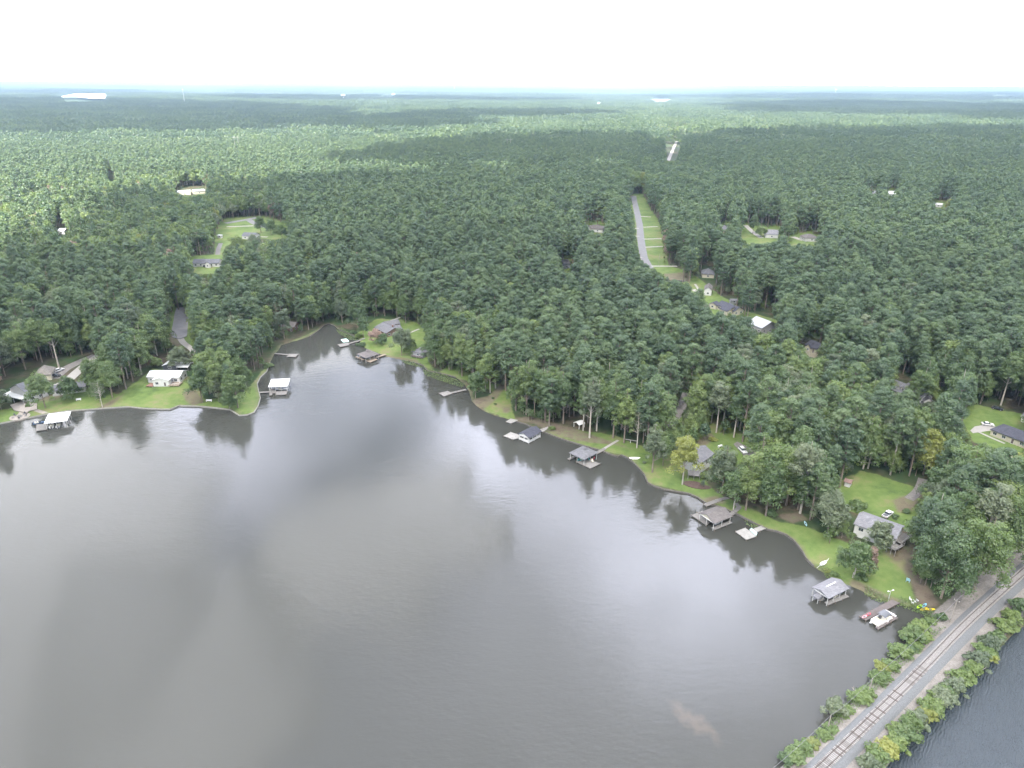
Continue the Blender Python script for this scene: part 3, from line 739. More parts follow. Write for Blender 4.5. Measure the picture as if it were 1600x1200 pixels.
ng.links.new(nattr('rot', 'FLOAT'), cr_.inputs[2]); ng.links.new(cr_.outputs[0], ip.inputs['Rotation'])
ng.links.new(nattr('scl', 'FLOAT'), ip.inputs['Scale']); ng.links.new(ip.outputs[0], go_.inputs[0])
md = forest.modifiers.new('scatter', 'NODES'); md.node_group = ng
# ------------------------------------------------------------------ building materials
def shingle(name, col):
    def b(t, o):
        g = G(t); v = g.obj()
        br = g.n("ShaderNodeTexBrick"); br.inputs['Scale'].default_value = 1; br.inputs['Brick Width'].default_value = .9; br.inputs['Row Height'].default_value = .32; br.inputs['Mortar Size'].default_value = .02
        br.inputs[1].default_value = (*[x * .8 for x in col], 1); br.inputs[2].default_value = (*[min(1, x * 1.2) for x in col], 1); br.inputs[3].default_value = (*[x * .45 for x in col], 1)
        g.l(v, br.inputs[0]); n = g.noise(.8, 5, .65, v)
        c = g.mix(g.ramp(n, [(.35, (0, 0, 0)), (.7, (.5,) * 3)]), br.outputs[0], tuple(x * .6 for x in col))
        s = g.bsdf(c, .9, .2, bump=br.outputs[1], bs=.3, bd=.03); g.l(s.outputs[0], o.inputs[0])
    return mat(name, b)
def metal_roof(name, col):
    def b(t, o):
        g = G(t); v = g.obj(); n = g.noise(.6, 5, .6, v)
        wv = g.n("ShaderNodeTexWave", wave_type='BANDS'); wv.inputs['Scale'].default_value = .75; g.l(v, wv.inputs[0])
        c = g.ramp(n, [(.3, tuple(x * .88 for x in col)), (.7, col)])
        s = g.bsdf(c, .45, .4, bump=wv.outputs[1], bs=.35, bd=.04); g.l(s.outputs[0], o.inputs[0])
    return mat(name, b)
def plank(name, col, w_=.16, rz=0):
    def b(t, o):
        g = G(t); v = g.mapv(g.obj(), (1, 1, 1), rot=(0, 0, rz)); n = g.noise(.7, 5, .65, v); n2 = g.noise(3, 3, .6, g.mapv(v, (1, 9, 1)))
        wv = g.n("ShaderNodeTexWave", wave_type='BANDS'); wv.inputs['Scale'].default_value = 1.3; g.l(v, wv.inputs[0])
        gap = g.m('LESS_THAN', wv.outputs[1], .10)
        c = g.ramp(g.m('MULTIPLY_ADD', n, .6, g.m('MULTIPLY', n2, .4)), [(.3, tuple(x * .62 for x in col)), (.7, tuple(min(1, x * 1.2) for x in col))])
        c = g.mix(g.m('MULTIPLY', gap, .6), c, tuple(x * .25 for x in col))
        s = g.bsdf(c, .85, .2); g.l(s.outputs[0], o.inputs[0])
    return mat(name, b)
def siding(name, col):
    def b(t, o):
        g = G(t); v = g.obj(); sx = g.n("ShaderNodeSeparateXYZ"); g.l(v, sx.inputs[0])
        fr = g.m('FRACT', g.m('MULTIPLY', sx.outputs[2], 5.0)); ln = g.m('LESS_THAN', fr, .16); n = g.noise(.7, 4, .6, v)
        c = g.ramp(n, [(.3, tuple(x * .85 for x in col)), (.7, col)]); c = g.mix(g.m('MULTIPLY', ln, .35), c, tuple(x * .5 for x in col))
        s = g.bsdf(c, .75, .3); g.l(s.outputs[0], o.inputs[0])
    return mat(name, b)
M['sh_grey'] = shingle('grey_shingles', (0.116, 0.118, 0.131)); M['sh_dark'] = shingle('charcoal_shingles', (.062, .064, .082)); M['sh_brown'] = shingle('brown_grey_shingles', (0.126, 0.115, 0.112))
M['sh_mid'] = shingle('slate_grey_shingles', (0.132, 0.132, 0.142)); M['sh_pink'] = shingle('reddish_shingles', (0.210, 0.140, 0.126)); M['sh_tan'] = shingle('tan_shingles', (0.170, 0.158, 0.142)); M['sh_light'] = shingle('pale_grey_shingles', (0.180, 0.180, 0.195))
M['mr_white'] = metal_roof('white_metal_roof', (0.576, 0.590, 0.590)); M['mr_grey'] = metal_roof('pale_metal_roof', (0.315, 0.326, 0.341))
M['wl_white'] = siding('white_siding', (0.518, 0.518, 0.504)); M['wl_cream'] = siding('cream_siding', (0.446, 0.418, 0.331)); M['wl_grey'] = siding('grey_siding', (0.252, 0.259, 0.266)); M['wl_dark'] = siding('dark_siding', (.085, .09, .105)); M['wl_brown'] = siding('brown_siding', (.14, .085, .065)); M['wl_brick'] = siding('brick_wall', (.15, .095, .08))
M['trim'] = simple('white_trim', (0.570, 0.570, 0.562), .5, .08); M['glass'] = simple('window_glass', (.035, .045, .055), .12, .2, spec=.6); M['door'] = simple('dark_door', (.10, .08, .08), .5)
M['deck'] = plank('weathered_deck', (0.187, 0.179, 0.169), rz=.6); M['deck2'] = plank('pale_deck', (0.275, 0.267, 0.253), rz=-.5); M['deckb'] = plank('brown_grey_deck', (.130, .112, .108), rz=.55); M['deckt'] = plank('tan_deck', (0.273, 0.223, 0.174), rz=.9); M['deckr'] = plank('red_deck', (.24, .14, .11))
M['piling'] = simple('wet_piling', (.13, .11, .09), .8, .4, 3); M['post'] = simple('painted_post', (0.384, 0.384, 0.372), .6, .2, 2); M['greypost'] = simple('grey_post', (.26, .25, .24), .8, .3, 2)
M['asph'] = simple('asphalt', (0.150, 0.150, 0.158), .92, .16, .35, obj=False, bump=.2); M['conc'] = simple('concrete', (0.253, 0.242, 0.226), .9, .14, .5, obj=False, bump=.2); M['grvl'] = simple('gravel_drive', (0.144, 0.135, 0.129), .95, .3, 1.2, obj=False, bump=.5)
M['patio'] = simple('paving', (.25, .225, .20), .9, .2, 1.0, obj=False); M['ballast'] = simple('ballast_stone', (0.108, 0.112, 0.115), .95, .38, 4.5, obj=False, bump=.6)
M['wall_t'] = simple('timber_seawall', (.10, .092, .082), .9, .4, 1.2, obj=False); M['wall_c'] = simple('stone_seawall', (0.204, 0.198, 0.180), .9, .3, 1.4, obj=False)
M['tie'] = simple('bleached_sleeper', (.255, .24, .228), .9, .35, 2.2); M['rail'] = simple('rusty_rail', (.070, .055, .048), .6, .3, 3, metal=.4); M['wire'] = simple('wire', (.16, .16, .17), .5)
M['pole'] = simple('weathered_pole', (0.231, 0.210, 0.182), .85, .3, 2)
for k_, c_ in dict(c_white=(.60, .60, .60), c_black=(.02, .02, .022), c_red=(.42, .02, .05), c_teal=(.03, .30, .30), c_blue=(.16, .42, .58), c_yellow=(.60, .45, .01), c_green=(.38, .70, .01), c_navy=(.03, .06, .12), c_cream=(.50, .47, .38), c_char=(.07, .075, .085), c_sky=(.30, .50, .58), c_mint=(.52, .76, .70), c_silver=(.42, .43, .45), c_pink=(.62, .28, .30), c_orange=(.55, .18, .06)).items():
    M[k_] = simple(k_[2:] + '_paint', c_, .35, .10, 1.5, spec=.5)
M['rubber'] = simple('rubber', (.02, .02, .02), .9); M['mulch'] = simple('mulch', (.075, .050, .042), .95, .4, 2, obj=False, bump=.5)
M['steel'] = simple('galvanised_steel', (.55, .56, .57), .5, .15, 1)

# ------------------------------------------------------------------ roads, drives, paths: sheets laid on the ground
def strip(name, pts, w_, m, lift=.035, step=2.0, world=False, kind='structure', close=False):
    P_ = [np.array(p[:2]) if world else gt(*p)[:2] for p in pts]
    out = [P_[0]]
    for a, b in zip(P_[:-1], P_[1:]):
        k = max(1, int(np.linalg.norm(b - a) / step))
        out += [a + (b - a) * j / k for j in range(1, k + 1)]
    P_ = np.array(out)
    for _ in range(6): P_[1:-1] = .25 * P_[:-2] + .5 * P_[1:-1] + .25 * P_[2:]
    T_ = np.gradient(P_, axis=0); T_ /= np.linalg.norm(T_, axis=1)[:, None]; N_ = np.c_[-T_[:, 1], T_[:, 0]]
    nW = 5; rows = [P_ + N_ * w_ * f for f in np.linspace(-.5, .5, nW)]
    A_ = np.stack(rows, 1).reshape(-1, 2); z = height(A_) + lift
    i = (np.arange(len(P_) - 1)[:, None] * nW + np.arange(nW - 1)).ravel()
    return tag(link(bpy.data.objects.new(name, mesh_np(name, np.c_[A_, z], np.stack([i, i + nW, i + nW + 1, i + 1], 1), [M[m]]))), kind=kind)
def pad(name, pts, m, lift=.04, kind='structure', thick=0):
    P_ = [gt(*p)[:2] for p in pts]; c = np.mean(P_, 0); z = max(ht(*p) for p in P_) + lift
    mb = MB(); mb.prism(P_, z - .35, z); return tag(mb.build(name, M[m]), kind=kind)
strip('road', [(990,306),(992,318),(995.5,332),(999.5,351),(1001,371),(1003,385),(1006,403),(1011,412),(1020,428),(1045,455),(1080,485),(1130,515)], 7.0, 'asph')
for a, b in (((1001,338),(1017,339)),((1005,355),(1028,354)),((1006,373.6),(1034,373)),((1008,386.3),(1036,385)),((1018,415.8),(1058,416)),((985,369),(999,369)),((987,357),(998,357)),((990,403),(1003,402))):
    strip('driveway', [a, b], 3.6, 'conc', .05)
strip('road', [(1064,205),(1060,214),(1054,228),(1048,242),(1043,254)], 7, 'conc', .3, 20)
strip('road', [(287,480),(284,490),(283,500),(281,512),(280,524)], 9, 'asph'); pad('road', [(272,515),(266,520),(270,528),(282,530),(292,526),(292,514)], 'asph', .05)
strip('driveway', [(281,526),(285,535),(294,541),(304,549),(309,558)], 3.6, 'conc')
strip('driveway', [(160,552),(150,558),(135,569),(118,583),(103,598),(88,605),(74,607)], 5.5, 'conc'); strip('driveway', [(150,555),(125,565),(105,574),(92,583),(84,592)], 6, 'grvl', .03)
strip('driveway', [(1073,614),(1068,626),(1066,638),(1058,650),(1044,664)], 4.2, 'grvl'); pad('driveway', [(1146,694),(1152,690),(1182,706),(1176,714),(1162,712)], 'grvl', .05)
pad('driveway', [(1516,673),(1523,666.5),(1537,664),(1556,665.5),(1548,673),(1520,677)], 'conc'); strip('path', [(1530,675.5),(1548,684),(1570,693)], 1.3, 'conc', .05)
strip('path', [(1442,748),(1440,758),(1436,768),(1420,780)], 3.4, 'grvl', .03)
strip('road', [(352,349),(372,345.5),(388,343.5),(402,340)], 8, 'asph', .12, 6); strip('road', [(388,343.5),(397,349),(404,353),(420,356),(436,359),(452,366),(466,373)], 7, 'asph', .12, 6)
strip('driveway', [(354,354.3),(372,353.8),(396,353)], 4, 'conc', .12, 6); strip('driveway', [(398,369.6),(418,370.5)], 4, 'conc', .12); strip('driveway', [(345,380),(341,390),(340,398)], 4, 'dirt' if 'dirt' in M else 'grvl', .1)
strip('driveway', [(1165,352),(1172,359),(1180,366),(1190,372)], 5, 'conc', .1, 5); strip('driveway', [(1238,370),(1248,374),(1256,376)], 6, 'conc', .1, 5); strip('driveway', [(1082,452),(1092,458),(1100,458)], 4, 'conc', .05)
strip('path', [(1086,444),(1090,450),(1094,458)], 1.6, 'conc', .06)
pad('patio', [(16,633),(22,642),(34,645),(42,647),(47,643),(58,641),(58,631),(36,626)], 'patio', .05)
strip('path', [(36,642),(33,648),(28,653)], 2.6, 'patio', .07); strip('path', [(56,641),(66,643),(73,646),(76,650)], 2.2, 'patio', .08)
a_ = gt(31, 651); pad_ = MB(); pad_.prism([(a_[0] + 4.2 * math.cos(t), a_[1] + 4.2 * math.sin(t)) for t in np.linspace(0, 6.28, 25)[:-1]], a_[2] - .4, a_[2] + .12); tag(pad_.build('patio', M['patio']), kind='structure')
strip('path', [(845,672),(853,668),(862,666)], 1.4, 'conc', .05); strip('path', [(944,701),(952,696),(958,691),(966,688)], 1.3, 'conc', .05)
strip('path', [(628,526),(640,520),(655,514)], 1.6, 'conc', .05); strip('path', [(596,506),(612,501),(625,496)], 2.0, 'conc', .05)

# ------------------------------------------------------------------ seawalls along the shore
def seawall(i0_, i1_, m, label, top=.62, th=.35):
    pts = [np.array(SW[i]) for i in range(i0_, i1_ + 1)]
    mb = MB()
    for a, b in zip(pts[:-1], pts[1:]):
        d = (b - a) / np.linalg.norm(b - a)
        mb.bar([*(a - d * .05), top / 2 - .45], [*(b + d * .05), top / 2 - .45], th, top + .9)
    o = mb.build('seawall', M[m]); tag(o, label, 'seawall')
seawall(0, 14, 'wall_c', 'low grey seawall along the lawns on the west bank of the lake')
seawall(14, 23, 'wall_c', 'pale seawall rounding the grassy point left of the white roofed boat dock', .5)
seawall(29, 36, 'wall_t', 'thin dark seawall on the west side of the narrow cove', .5)
seawall(42, 46, 'wall_t', 'dark seawall below the small bright lawn in the cove', .5)
seawall(54, 64, 'wall_t', 'dark seawall around the point between the floating dock and the gabled boathouse')
seawall(64, 77, 'wall_t', 'black timber seawall running past the dock with the square hipped roof')
seawall(77, 87, 'wall_t', 'curved black seawall below the yellow tree on the shore lawn', .75)

# ------------------------------------------------------------------ geometry of houses and docks
def rect(A, B, depth, z):
    """A, B: photo pixels of the front eave (or edge) at height z; returns corners A B C D, depth going away from the camera"""
    a, b = gp(*A, z)[:2], gp(*B, z)[:2]
    u = (b - a) / np.linalg.norm(b - a); n = np.array([-u[1], u[0]])
    if (a + b) @ n < 0: n = -n
    return a, b, b + n * depth, a + n * depth, u, n
def slab(mb, q, t=.16):
    """roof plane: four 3-D points, thickened downwards"""
    q = [np.array(p, float) for p in q]
    mb.add(q + [p - np.array([0, 0, t]) for p in q], [(0,1,2,3),(7,6,5,4),(0,4,5,1),(1,5,6,2),(2,6,7,3),(3,7,4,0)][0:6])
def p3(p, z): return np.array([p[0], p[1], z])
def roof_geo(mb, a, b, c, d, ze, rise, kind, oh=.45):
    u = (b - a) / np.linalg.norm(b - a); n = (d - a) / np.linalg.norm(d - a)
    A, B, C_, D = a - u * oh - n * oh, b + u * oh - n * oh, c + u * oh + n * oh, d - u * oh + n * oh
    if kind == 'x':
        r0, r1 = p3((A + D) / 2, ze + rise), p3((B + C_) / 2, ze + rise)
        slab(mb, [p3(A, ze), p3(B, ze), r1, r0]); slab(mb, [p3(C_, ze), p3(D, ze), r0, r1])
    elif kind == 'y':
        r0, r1 = p3((A + B) / 2, ze + rise), p3((C_ + D) / 2, ze + rise)
        slab(mb, [p3(D, ze), p3(A, ze), r0, r1]); slab(mb, [p3(B, ze), p3(C_, ze), r1, r0])
    elif kind == 'flat':
        slab(mb, [p3(A, ze), p3(B, ze), p3(C_, ze + rise), p3(D, ze + rise)], .22)
    else:  # hip
        L_, W_ = np.linalg.norm(B - A), np.linalg.norm(D - A)
        if L_ >= W_: r0, r1 = (A + D) / 2 + u * W_ * .5, (B + C_) / 2 - u * W_ * .5
        else: r0, r1 = (A + B) / 2 + n * L_ * .5, (C_ + D) / 2 - n * L_ * .5
        if abs(L_ - W_) < .8: r0, r1 = r0 * .5 + r1 * .5 - u * .15, r0 * .5 + r1 * .5 + u * .15
        R0, R1 = p3(r0, ze + rise), p3(r1, ze + rise); e = [p3(x, ze) for x in (A, B, C_, D)]; l_ = [x - np.array([0, 0, .18]) for x in e]
        F_ = [(0, 1, 5, 4), (1, 2, 5), (2, 3, 4, 5), (3, 0, 4)] if L_ >= W_ else [(0, 1, 4), (1, 2, 5, 4), (2, 3, 5), (3, 0, 4, 5)]
        mb.add(e + [R0, R1] + l_, F_ + [(0, 6, 7, 1), (1, 7, 8, 2), (2, 8, 9, 3), (3, 9, 6, 0), (9, 8, 7, 6)])
def wall_geo(mb, a, b, c, d, z0, ze, rise, kind):
    mb.prism([a, b, c, d], z0, ze - .02)
    if kind == 'x':
        for p, q in ((a, d), (b, c)):
            m_ = (p + q) / 2; s_ = (b - a) / np.linalg.norm(b - a) * (.14 if p is a else -.14)
            mb.add([p3(p, ze - .03), p3(q, ze - .03), p3(m_, ze + rise - .2), p3(p + s_, ze - .03), p3(q + s_, ze - .03), p3(m_ + s_, ze + rise - .2)], [(0,1,2),(5,4,3),(0,2,5,3),(1,4,5,2)])
    if kind == 'y':
        for p, q in ((a, b), (d, c)):
            m_ = (p + q) / 2; s_ = (d - a) / np.linalg.norm(d - a) * (.14 if p is a else -.14)
            mb.add([p3(p, ze - .03), p3(q, ze - .03), p3(m_, ze + rise - .2), p3(p + s_, ze - .03), p3(q + s_, ze - .03), p3(m_ + s_, ze + rise - .2)], [(0,1,2),(5,4,3),(0,2,5,3),(1,4,5,2)])
def opening(name, parent, p, q, s0, w_, z0, h_, org, framem='trim', panem='glass'):
    """a window or door on the wall from p to q: frame with its pane as sub-part"""
    u = (q - p) / np.linalg.norm(q - p); n = np.array([u[1], -u[0]])
    if n @ (p + q) > 0: n = n  # outward side is set by the caller's corner order
    c = p + u * s0 - org[:2]; z0 -= org[2]
    def bx(mb, s1, s2, za, zb, o1, o2):
        k = [c + u * s1 + n * o1, c + u * s2 + n * o1, c + u * s2 + n * o2, c + u * s1 + n * o2]
        mb.prism(k, za, zb)
    f = MB(); t = .11
    bx(f, -w_/2 - t, w_/2 + t, z0 + h_, z0 + h_ + t, -.02, .07); bx(f, -w_/2 - t, w_/2 + t, z0 - t, z0, -.02, .09); bx(f, -w_/2 - t, -w_/2, z0, z0 + h_, -.02, .07); bx(f, w_/2, w_/2 + t, z0, z0 + h_, -.02, .07)
    if name == 'window': bx(f, -.03, .03, z0, z0 + h_, -.02, .055)
    fo = f.build(name, M[framem], parent); g_ = MB(); bx(g_, -w_/2, w_/2, z0, z0 + h_, -.02, .035); g_.build('pane' if name == 'window' else 'door_leaf', M[panem], fo)
def house(label, blocks, wallm, roofm, name='house', cat='house', win=3.6, chimney=None, group=None, winmax=14, base=0.0, porch=None, dormers=(), zoff=0):
    """blocks: (A, B, depth, roof kind, wall height, rise)"""
    A0, B0 = blocks[0][0], blocks[0][1]
    g0 = gt((A0[0] + B0[0]) / 2, (A0[1] + B0[1]) / 2, blocks[0][4])[2] + zoff
    built = []
    for A, B, dep, kd, wh, rs in blocks:
        a, b, c, d, u, n = rect(A, B, dep, g0 + wh); oh = .45
        built.append((a + (u + n) * oh, b + (-u + n) * oh, c - (u + n) * oh, d + (u - n) * oh, kd, wh, rs))
    org = np.array([*((built[0][0] + built[0][2]) / 2), g0])
    t = thing(name, label, cat, org, 0, group)
    wm, rm_ = MB(), MB()
    for a, b, c, d, kd, wh, rs in built:
        o2 = org[:2]
        q = [x - o2 for x in (a, b, c, d)]
        wall_geo(wm, *q, -1.2, wh, rs, kd if kd in 'xy' else 'n'); roof_geo(rm_, *q, wh, rs, kd)
    wm.build('wall', M[wallm], t); r_ = rm_.build('roof', M[roofm], t)
    nw = 0
    for a, b, c, d, kd, wh, rs in built:
        for si, (p, q) in enumerate(((a, b), (b, c), (d, a))):
            # outward normal = right-hand side of p->q for this corner order
            u = (q - p); L_ = np.linalg.norm(u); u = u / L_; nn = np.array([u[1], -u[0]])
            cen = (a + c) / 2
            if nn @ ((p + q) / 2 - cen) < 0: p, q = q, p
            k = max(1, int(L_ / win))
            if any(bb is not None and len(built) > 1 and (built[0][0] is not a) and si != 0 for bb in (1,)): k = min(k, 1)
            if (p + q) @ np.array([0, 0]) != 0: pass
            for j in range(k):
                if nw >= winmax: break
                s0 = L_ * (j + .5) / k
                if L_ < 2: continue
                if si == 0 and j == k // 2 and k > 1: opening('door', t, p, q, s0, 1.0, g0 + base + .15, 2.05, org, 'trim', 'door')
                else: opening('window', t, p, q, s0, min(1.5, L_ * .28), g0 + base + 1.0, 1.25, org)
                nw += 1
    a, b, c, d, kd, wh, rs = built[0]
    if chimney is not None:
        pc = a + (b - a) * chimney + (d - a) * .5 - org[:2]
        m_ = MB(); m_.cbox(pc[0], pc[1], .9, .9, wh, wh + rs + 1.1); m_.cbox(pc[0], pc[1], 1.1, 1.1, wh + rs + 1.102, wh + rs + 1.25); m_.build('chimney', M['wl_brick' if wallm != 'wl_white' else 'wl_white'], r_)
    for f in dormers:
        e = a + (b - a) * f + (d - a) * .14 - org[:2]; u = (b - a) / np.linalg.norm(b - a); n = (d - a) / np.linalg.norm(d - a); z_ = wh + rs * .3
        dm = MB(); wd = .95; wall_geo(dm, e - u * wd, e + u * wd, e + u * wd + n * 2.6, e - u * wd + n * 2.6, z_ - .6, z_ + 1.2, .8, 'y'); dob = dm.build('dormer', M[wallm], r_)
        dr = MB(); roof_geo(dr, e - u * wd, e + u * wd, e + u * wd + n * 2.8, e - u * wd + n * 2.8, z_ + 1.2, .8, 'y', .22); dr.build('dormer_roof', M[roofm], r_)
        dw = MB(); dw.prism([e - u * .4 - n * .03, e + u * .4 - n * .03, e + u * .4 + n * .05, e - u * .4 + n * .05], z_, z_ + 1.0); dw.build('dormer_window', M['glass'], r_)
    if porch:
        for kind_, A, B, dep, h_, m_, extra in porch:
            a, b, c, d, u, n = rect(A, B, dep, g0 + h_); q = [x - org[:2] for x in (a, b, c, d)]
            if kind_ == 'deck':
                mb = MB(); mb.prism(q, h_ - .22, h_); dk = mb.build('deck', M[m_], t)
                for x in q[:2] + [(q[0] + q[1]) / 2]:
                    mb = MB(); mb.tube(p3(x + (q[2] - q[0]) * .03, -1), p3(x + (q[2] - q[0]) * .03, h_ - .22), .09); mb.build('post', M['greypost'], t)
                rl = MB()
                for x, y in ((q[0], q[1]), (q[1], q[2]), (q[3], q[0])):
                    rl.bar(p3(x, h_ + .95), p3(y, h_ + .95), .09, .09)
                    kk = max(2, int(np.linalg.norm(y - x) / 1.5))
                    for j in range(kk + 1): w_ = x + (y - x) * j / kk; rl.tube(p3(w_, h_), p3(w_, h_ + .95), .04, n=5)
                if extra: rl.build('railing', M[extra], dk)
            else:
                mb = MB(); roof_geo(mb, *q, h_, .5, 'flat', .2); pr = mb.build('porch_roof', M[m_], t)
                for x in (q[0], q[1], (q[0] + q[1]) / 2): mb = MB(); mb.cbox(x[0] + (q[2] - q[0])[0] * .03, x[1] + (q[2] - q[0])[1] * .03, .16, .16, -1, h_ - .2); mb.build('post', M['post'], t)
    return t

HS = []
def H(*a, **k): o = house(*a, **k); HS.append(o); return o
H('white lake house with a bright white metal roof and front gable, west lawn', [((228,589),(280.5,589.4),9.6,'x',3.4,1.6), ((236,594.5),(263.5,594.5),9,'y',3.4,1.5)], 'wl_white', 'mr_white',
  porch=[('deck',(262,602.5),(279,602.5),5,.6,'deckt','trim'),('deck',(228,603),(238,603.5),4,.5,'deckr',None)])
H('dark outbuilding with a white gabled roof behind the white metal roofed house', [((252.5,571.5),(275,571.8),8,'y',2.7,1.3)], 'wl_dark', 'mr_white', name='garage', cat='garage', win=8)
t = thing('carport', 'open carport with a white metal roof beside the dark outbuilding', 'carport', gt(283, 578)); o_ = t.location
a, b, c, d, u, n = rect((276,573.5),(293,573.5), 7, o_[2] + 2.5); q = [x - np.array(o_[:2]) for x in (a, b, c, d)]
mb = MB(); roof_geo(mb, *q, 2.5, .8, 'x', .3); mb.build('roof', M['mr_white'], t)
for x in q: mb = MB(); mb.cbox(x[0], x[1], .15, .15, -.8, 2.5); mb.build('post', M['greypost'], t)
H('white two storey house with a steep grey roof at the left edge of the lake', [((13,607),(41,615),13,'y',5.2,3.4), ((36,614),(60,609),9,'x',3.4,2.2)], 'wl_white', 'sh_grey', porch=[('roof',(3,617),(34,623.5),6.5,3.0,'mr_white',None)])
H('tan roofed house half hidden by trees above the left lake house', [((52,588),(80,585),11,'h',3.2,3.2)], 'wl_cream', 'sh_tan', win=5)
H('long low grey roofed garage wing with white walls beside the pale driveway', [((79,611.5),(134,604),8,'x',2.9,1.7)], 'wl_white', 'sh_grey', win=4.5)
H('low brick house with a broad grey roof above the narrow cove', [((584,511.5),(603,521),13,'x',2.9,2.2), ((604,509),(626,505.5),8,'x',2.8,1.8), ((610,515),(628,512),6,'x',2.8,1.3)], 'wl_brick', 'sh_mid', chimney=.85)
H('small house with a blue grey hipped roof beside the lawn of the cove', [((643,549),(661,553),9,'h',3.0,2.0)], 'wl_grey', 'sh_mid', win=4, porch=[('deck',(642,556),(658,559),4,.9,'deckb','greypost')])
H('brown roofed house among the trees west of the narrow cove', [((438,510.5),(460,511.5),9,'x',3.0,2.2)], 'wl_brown', 'sh_brown')
H('grey gabled two storey house behind the yellow tree on the east shore', [((1095,724),(1117,709),9.5,'x',5.2,2.2)], 'wl_white', 'sh_mid', win=3.2, base=2.2, porch=[('deck',(1075,742),(1093,744),4,1.6,'deck','greypost')])
H('long weathered house with a silvery grey roof and raised corner deck near the railway', [((1333.5,818.5),(1401,843),10.5,'x',4.6,2.0)], 'wl_white', 'sh_light', win=3.4, base=1.6, porch=[('deck',(1386,853),(1399,860),5,2.4,'deck','greypost'),('deck',(1406,852),(1424,838),3,2.4,'deck','greypost')])
H('long cream ranch house with a dark hipped roof and paired windows at the right edge', [((1546.5,670.5),(1606,693),11,'h',2.9,2.4)], 'wl_cream', 'sh_dark', win=3.0)
H('white shed with a grey roof cut by the right edge of the picture', [((1594.5,650.5),(1612,656),5,'x',2.6,1.3)], 'wl_white', 'sh_mid', name='shed', cat='shed', win=6)
H('grey roofed house with three white dormers behind the round crowned tree', [((1386,606),(1436,626),11,'x',3.0,3.4), ((1396,608),(1410,613),10,'y',3.2,2.6)], 'wl_white', 'sh_mid', win=5, dormers=(.40, .58, .76))
H('white gabled garage at the right end of the house with dormers', [((1443,627),(1459,629),8,'y',3.0,1.8)], 'wl_white', 'sh_grey', name='garage', cat='garage', win=7)
H('cream two storey house with a dark roof and front gable in the right hand woods', [((1256.5,538.5),(1276,546),9.5,'x',5.6,2.4), ((1257,541),(1267,544.5),7,'y',5.4,2.0)], 'wl_cream', 'sh_dark', win=3.2, base=2.6)
H('large building with a pale grey metal roof in the woods right of the road', [((1166.5,503.5),(1190.5,513),15,'x',4.0,3.2)], 'wl_grey', 'mr_grey')
H('house with a dark roof and cream gables between the pale metal roof and the road', [((1119,476),(1147,487),9,'x',3.0,2.6), ((1136,487),(1156,484),8,'y',3.0,2.4), ((1106,475),(1120,478),6,'y',2.8,1.8)], 'wl_cream', 'sh_dark')
H('tiny garden shed with white double doors behind the cream gabled house', [((1141.5,470),(1154,470),4,'x',2.4,1.0)], 'wl_grey', 'sh_mid', name='shed', cat='shed', win=9)
H('grey hipped roof house with a cream porch at the end of the roadside drive', [((1096.5,428),(1117,429),12,'h',3.2,3.2)], 'wl_cream', 'sh_grey', win=5)
H('narrow brown roofed garage with white end wall below the grey hipped house', [((1100,453),(1113,454),13,'y',4.0,2.2)], 'wl_white', 'sh_brown', name='garage', cat='garage', win=6)
H('white house showing between trunks in the pines right of the dark gabled roofs', [((1173,444),(1185,444),9,'x',3.5,2.0)], 'wl_white', 'sh_mid', win=5)
H('small grey house sunk deep in the pines left of the road', [((880.5,413),(892,411.5),9,'x',4.0,2.6)], 'wl_grey', 'sh_mid', win=4)
H('pale roofed house with a pinkish roof wing left of the road in the pines', [((925,357.5),(942,359),11,'x',3.2,3.0), ((914,354),(924,357),14,'y',3.0,2.2)], 'wl_white', 'sh_brown', win=7)
H('grey roof half hidden by a round tree on the far right estate', [((1126,359),(1141,359),14,'x',3.2,3.4)], 'wl_cream', 'sh_light', win=8)
H('light grey roofed house between two round dark trees on the far right estate', [((1196,366),(1217,367),15,'x',3.6,3.6)], 'wl_white', 'sh_light', win=6)
H('brownish roofed house behind bushes right of the two round dark trees', [((1258,372),(1281,372),14,'h',3.4,3.0)], 'wl_white', 'sh_brown', win=8)
H('grey roofed house with white end wall in the clearing beside the curving street', [((377,368.5),(397.5,369.5),11,'x',3.2,2.6)], 'wl_white', 'sh_grey', win=5)
H('long grey roofed ranch house with a white front gable below the clearing', [((300,411.5),(342,411.5),10,'x',3.0,2.6), ((319,413),(328,413),8,'y',3.0,2.2)], 'wl_white', 'sh_grey', win=4)
H('white camper sized shed at the end of the dirt track in the clearing', [((338.5,367.5),(345,368),3.4,'flat',2.8,.1)], 'wl_white', 'mr_white', name='shed', cat='shed', win=9)
H('pale farmhouse in a gap of the far right woods', [((1387,302.5),(1402,303.5),14,'x',4.5,3)], 'wl_white', 'mr_white', win=12)
H('pale barn with a washed out roof left of the far farmhouse', [((1360,302),(1376,302),14,'x',4,2.5)], 'wl_cream', 'mr_grey', name='barn', cat='barn', win=12)
H('small building with a white flat roof above the sunny gap on the right', [((1461,319),(1472,320),9,'x',3.4,1.2)], 'wl_white', 'mr_white', name='barn', cat='barn', win=12)
H('white house on bare ground in the sunlit woods on the left', [((89,361),(100,361),10,'x',3.4,2)], 'wl_white', 'mr_white', win=9)
H('long white roofed shed at the edge of the cloud shadow on the left', [((277,300.5),(298,299.5),11,'x',4,1.6)], 'wl_cream', 'mr_white', name='barn', cat='barn', win=14)
H('second pale roofed shed right of the long white one on the left', [((302,299),(321,297.5),11,'x',4,1.6)], 'wl_cream', 'mr_grey', name='barn', cat='barn', win=14)
H('little pink roofed shed with a white door at the edge of the east lawn', [((1318,752),(1330,756),3.2,'x',2.1,.9)], 'wl_white', 'sh_pink', name='shed', cat='shed', win=9)
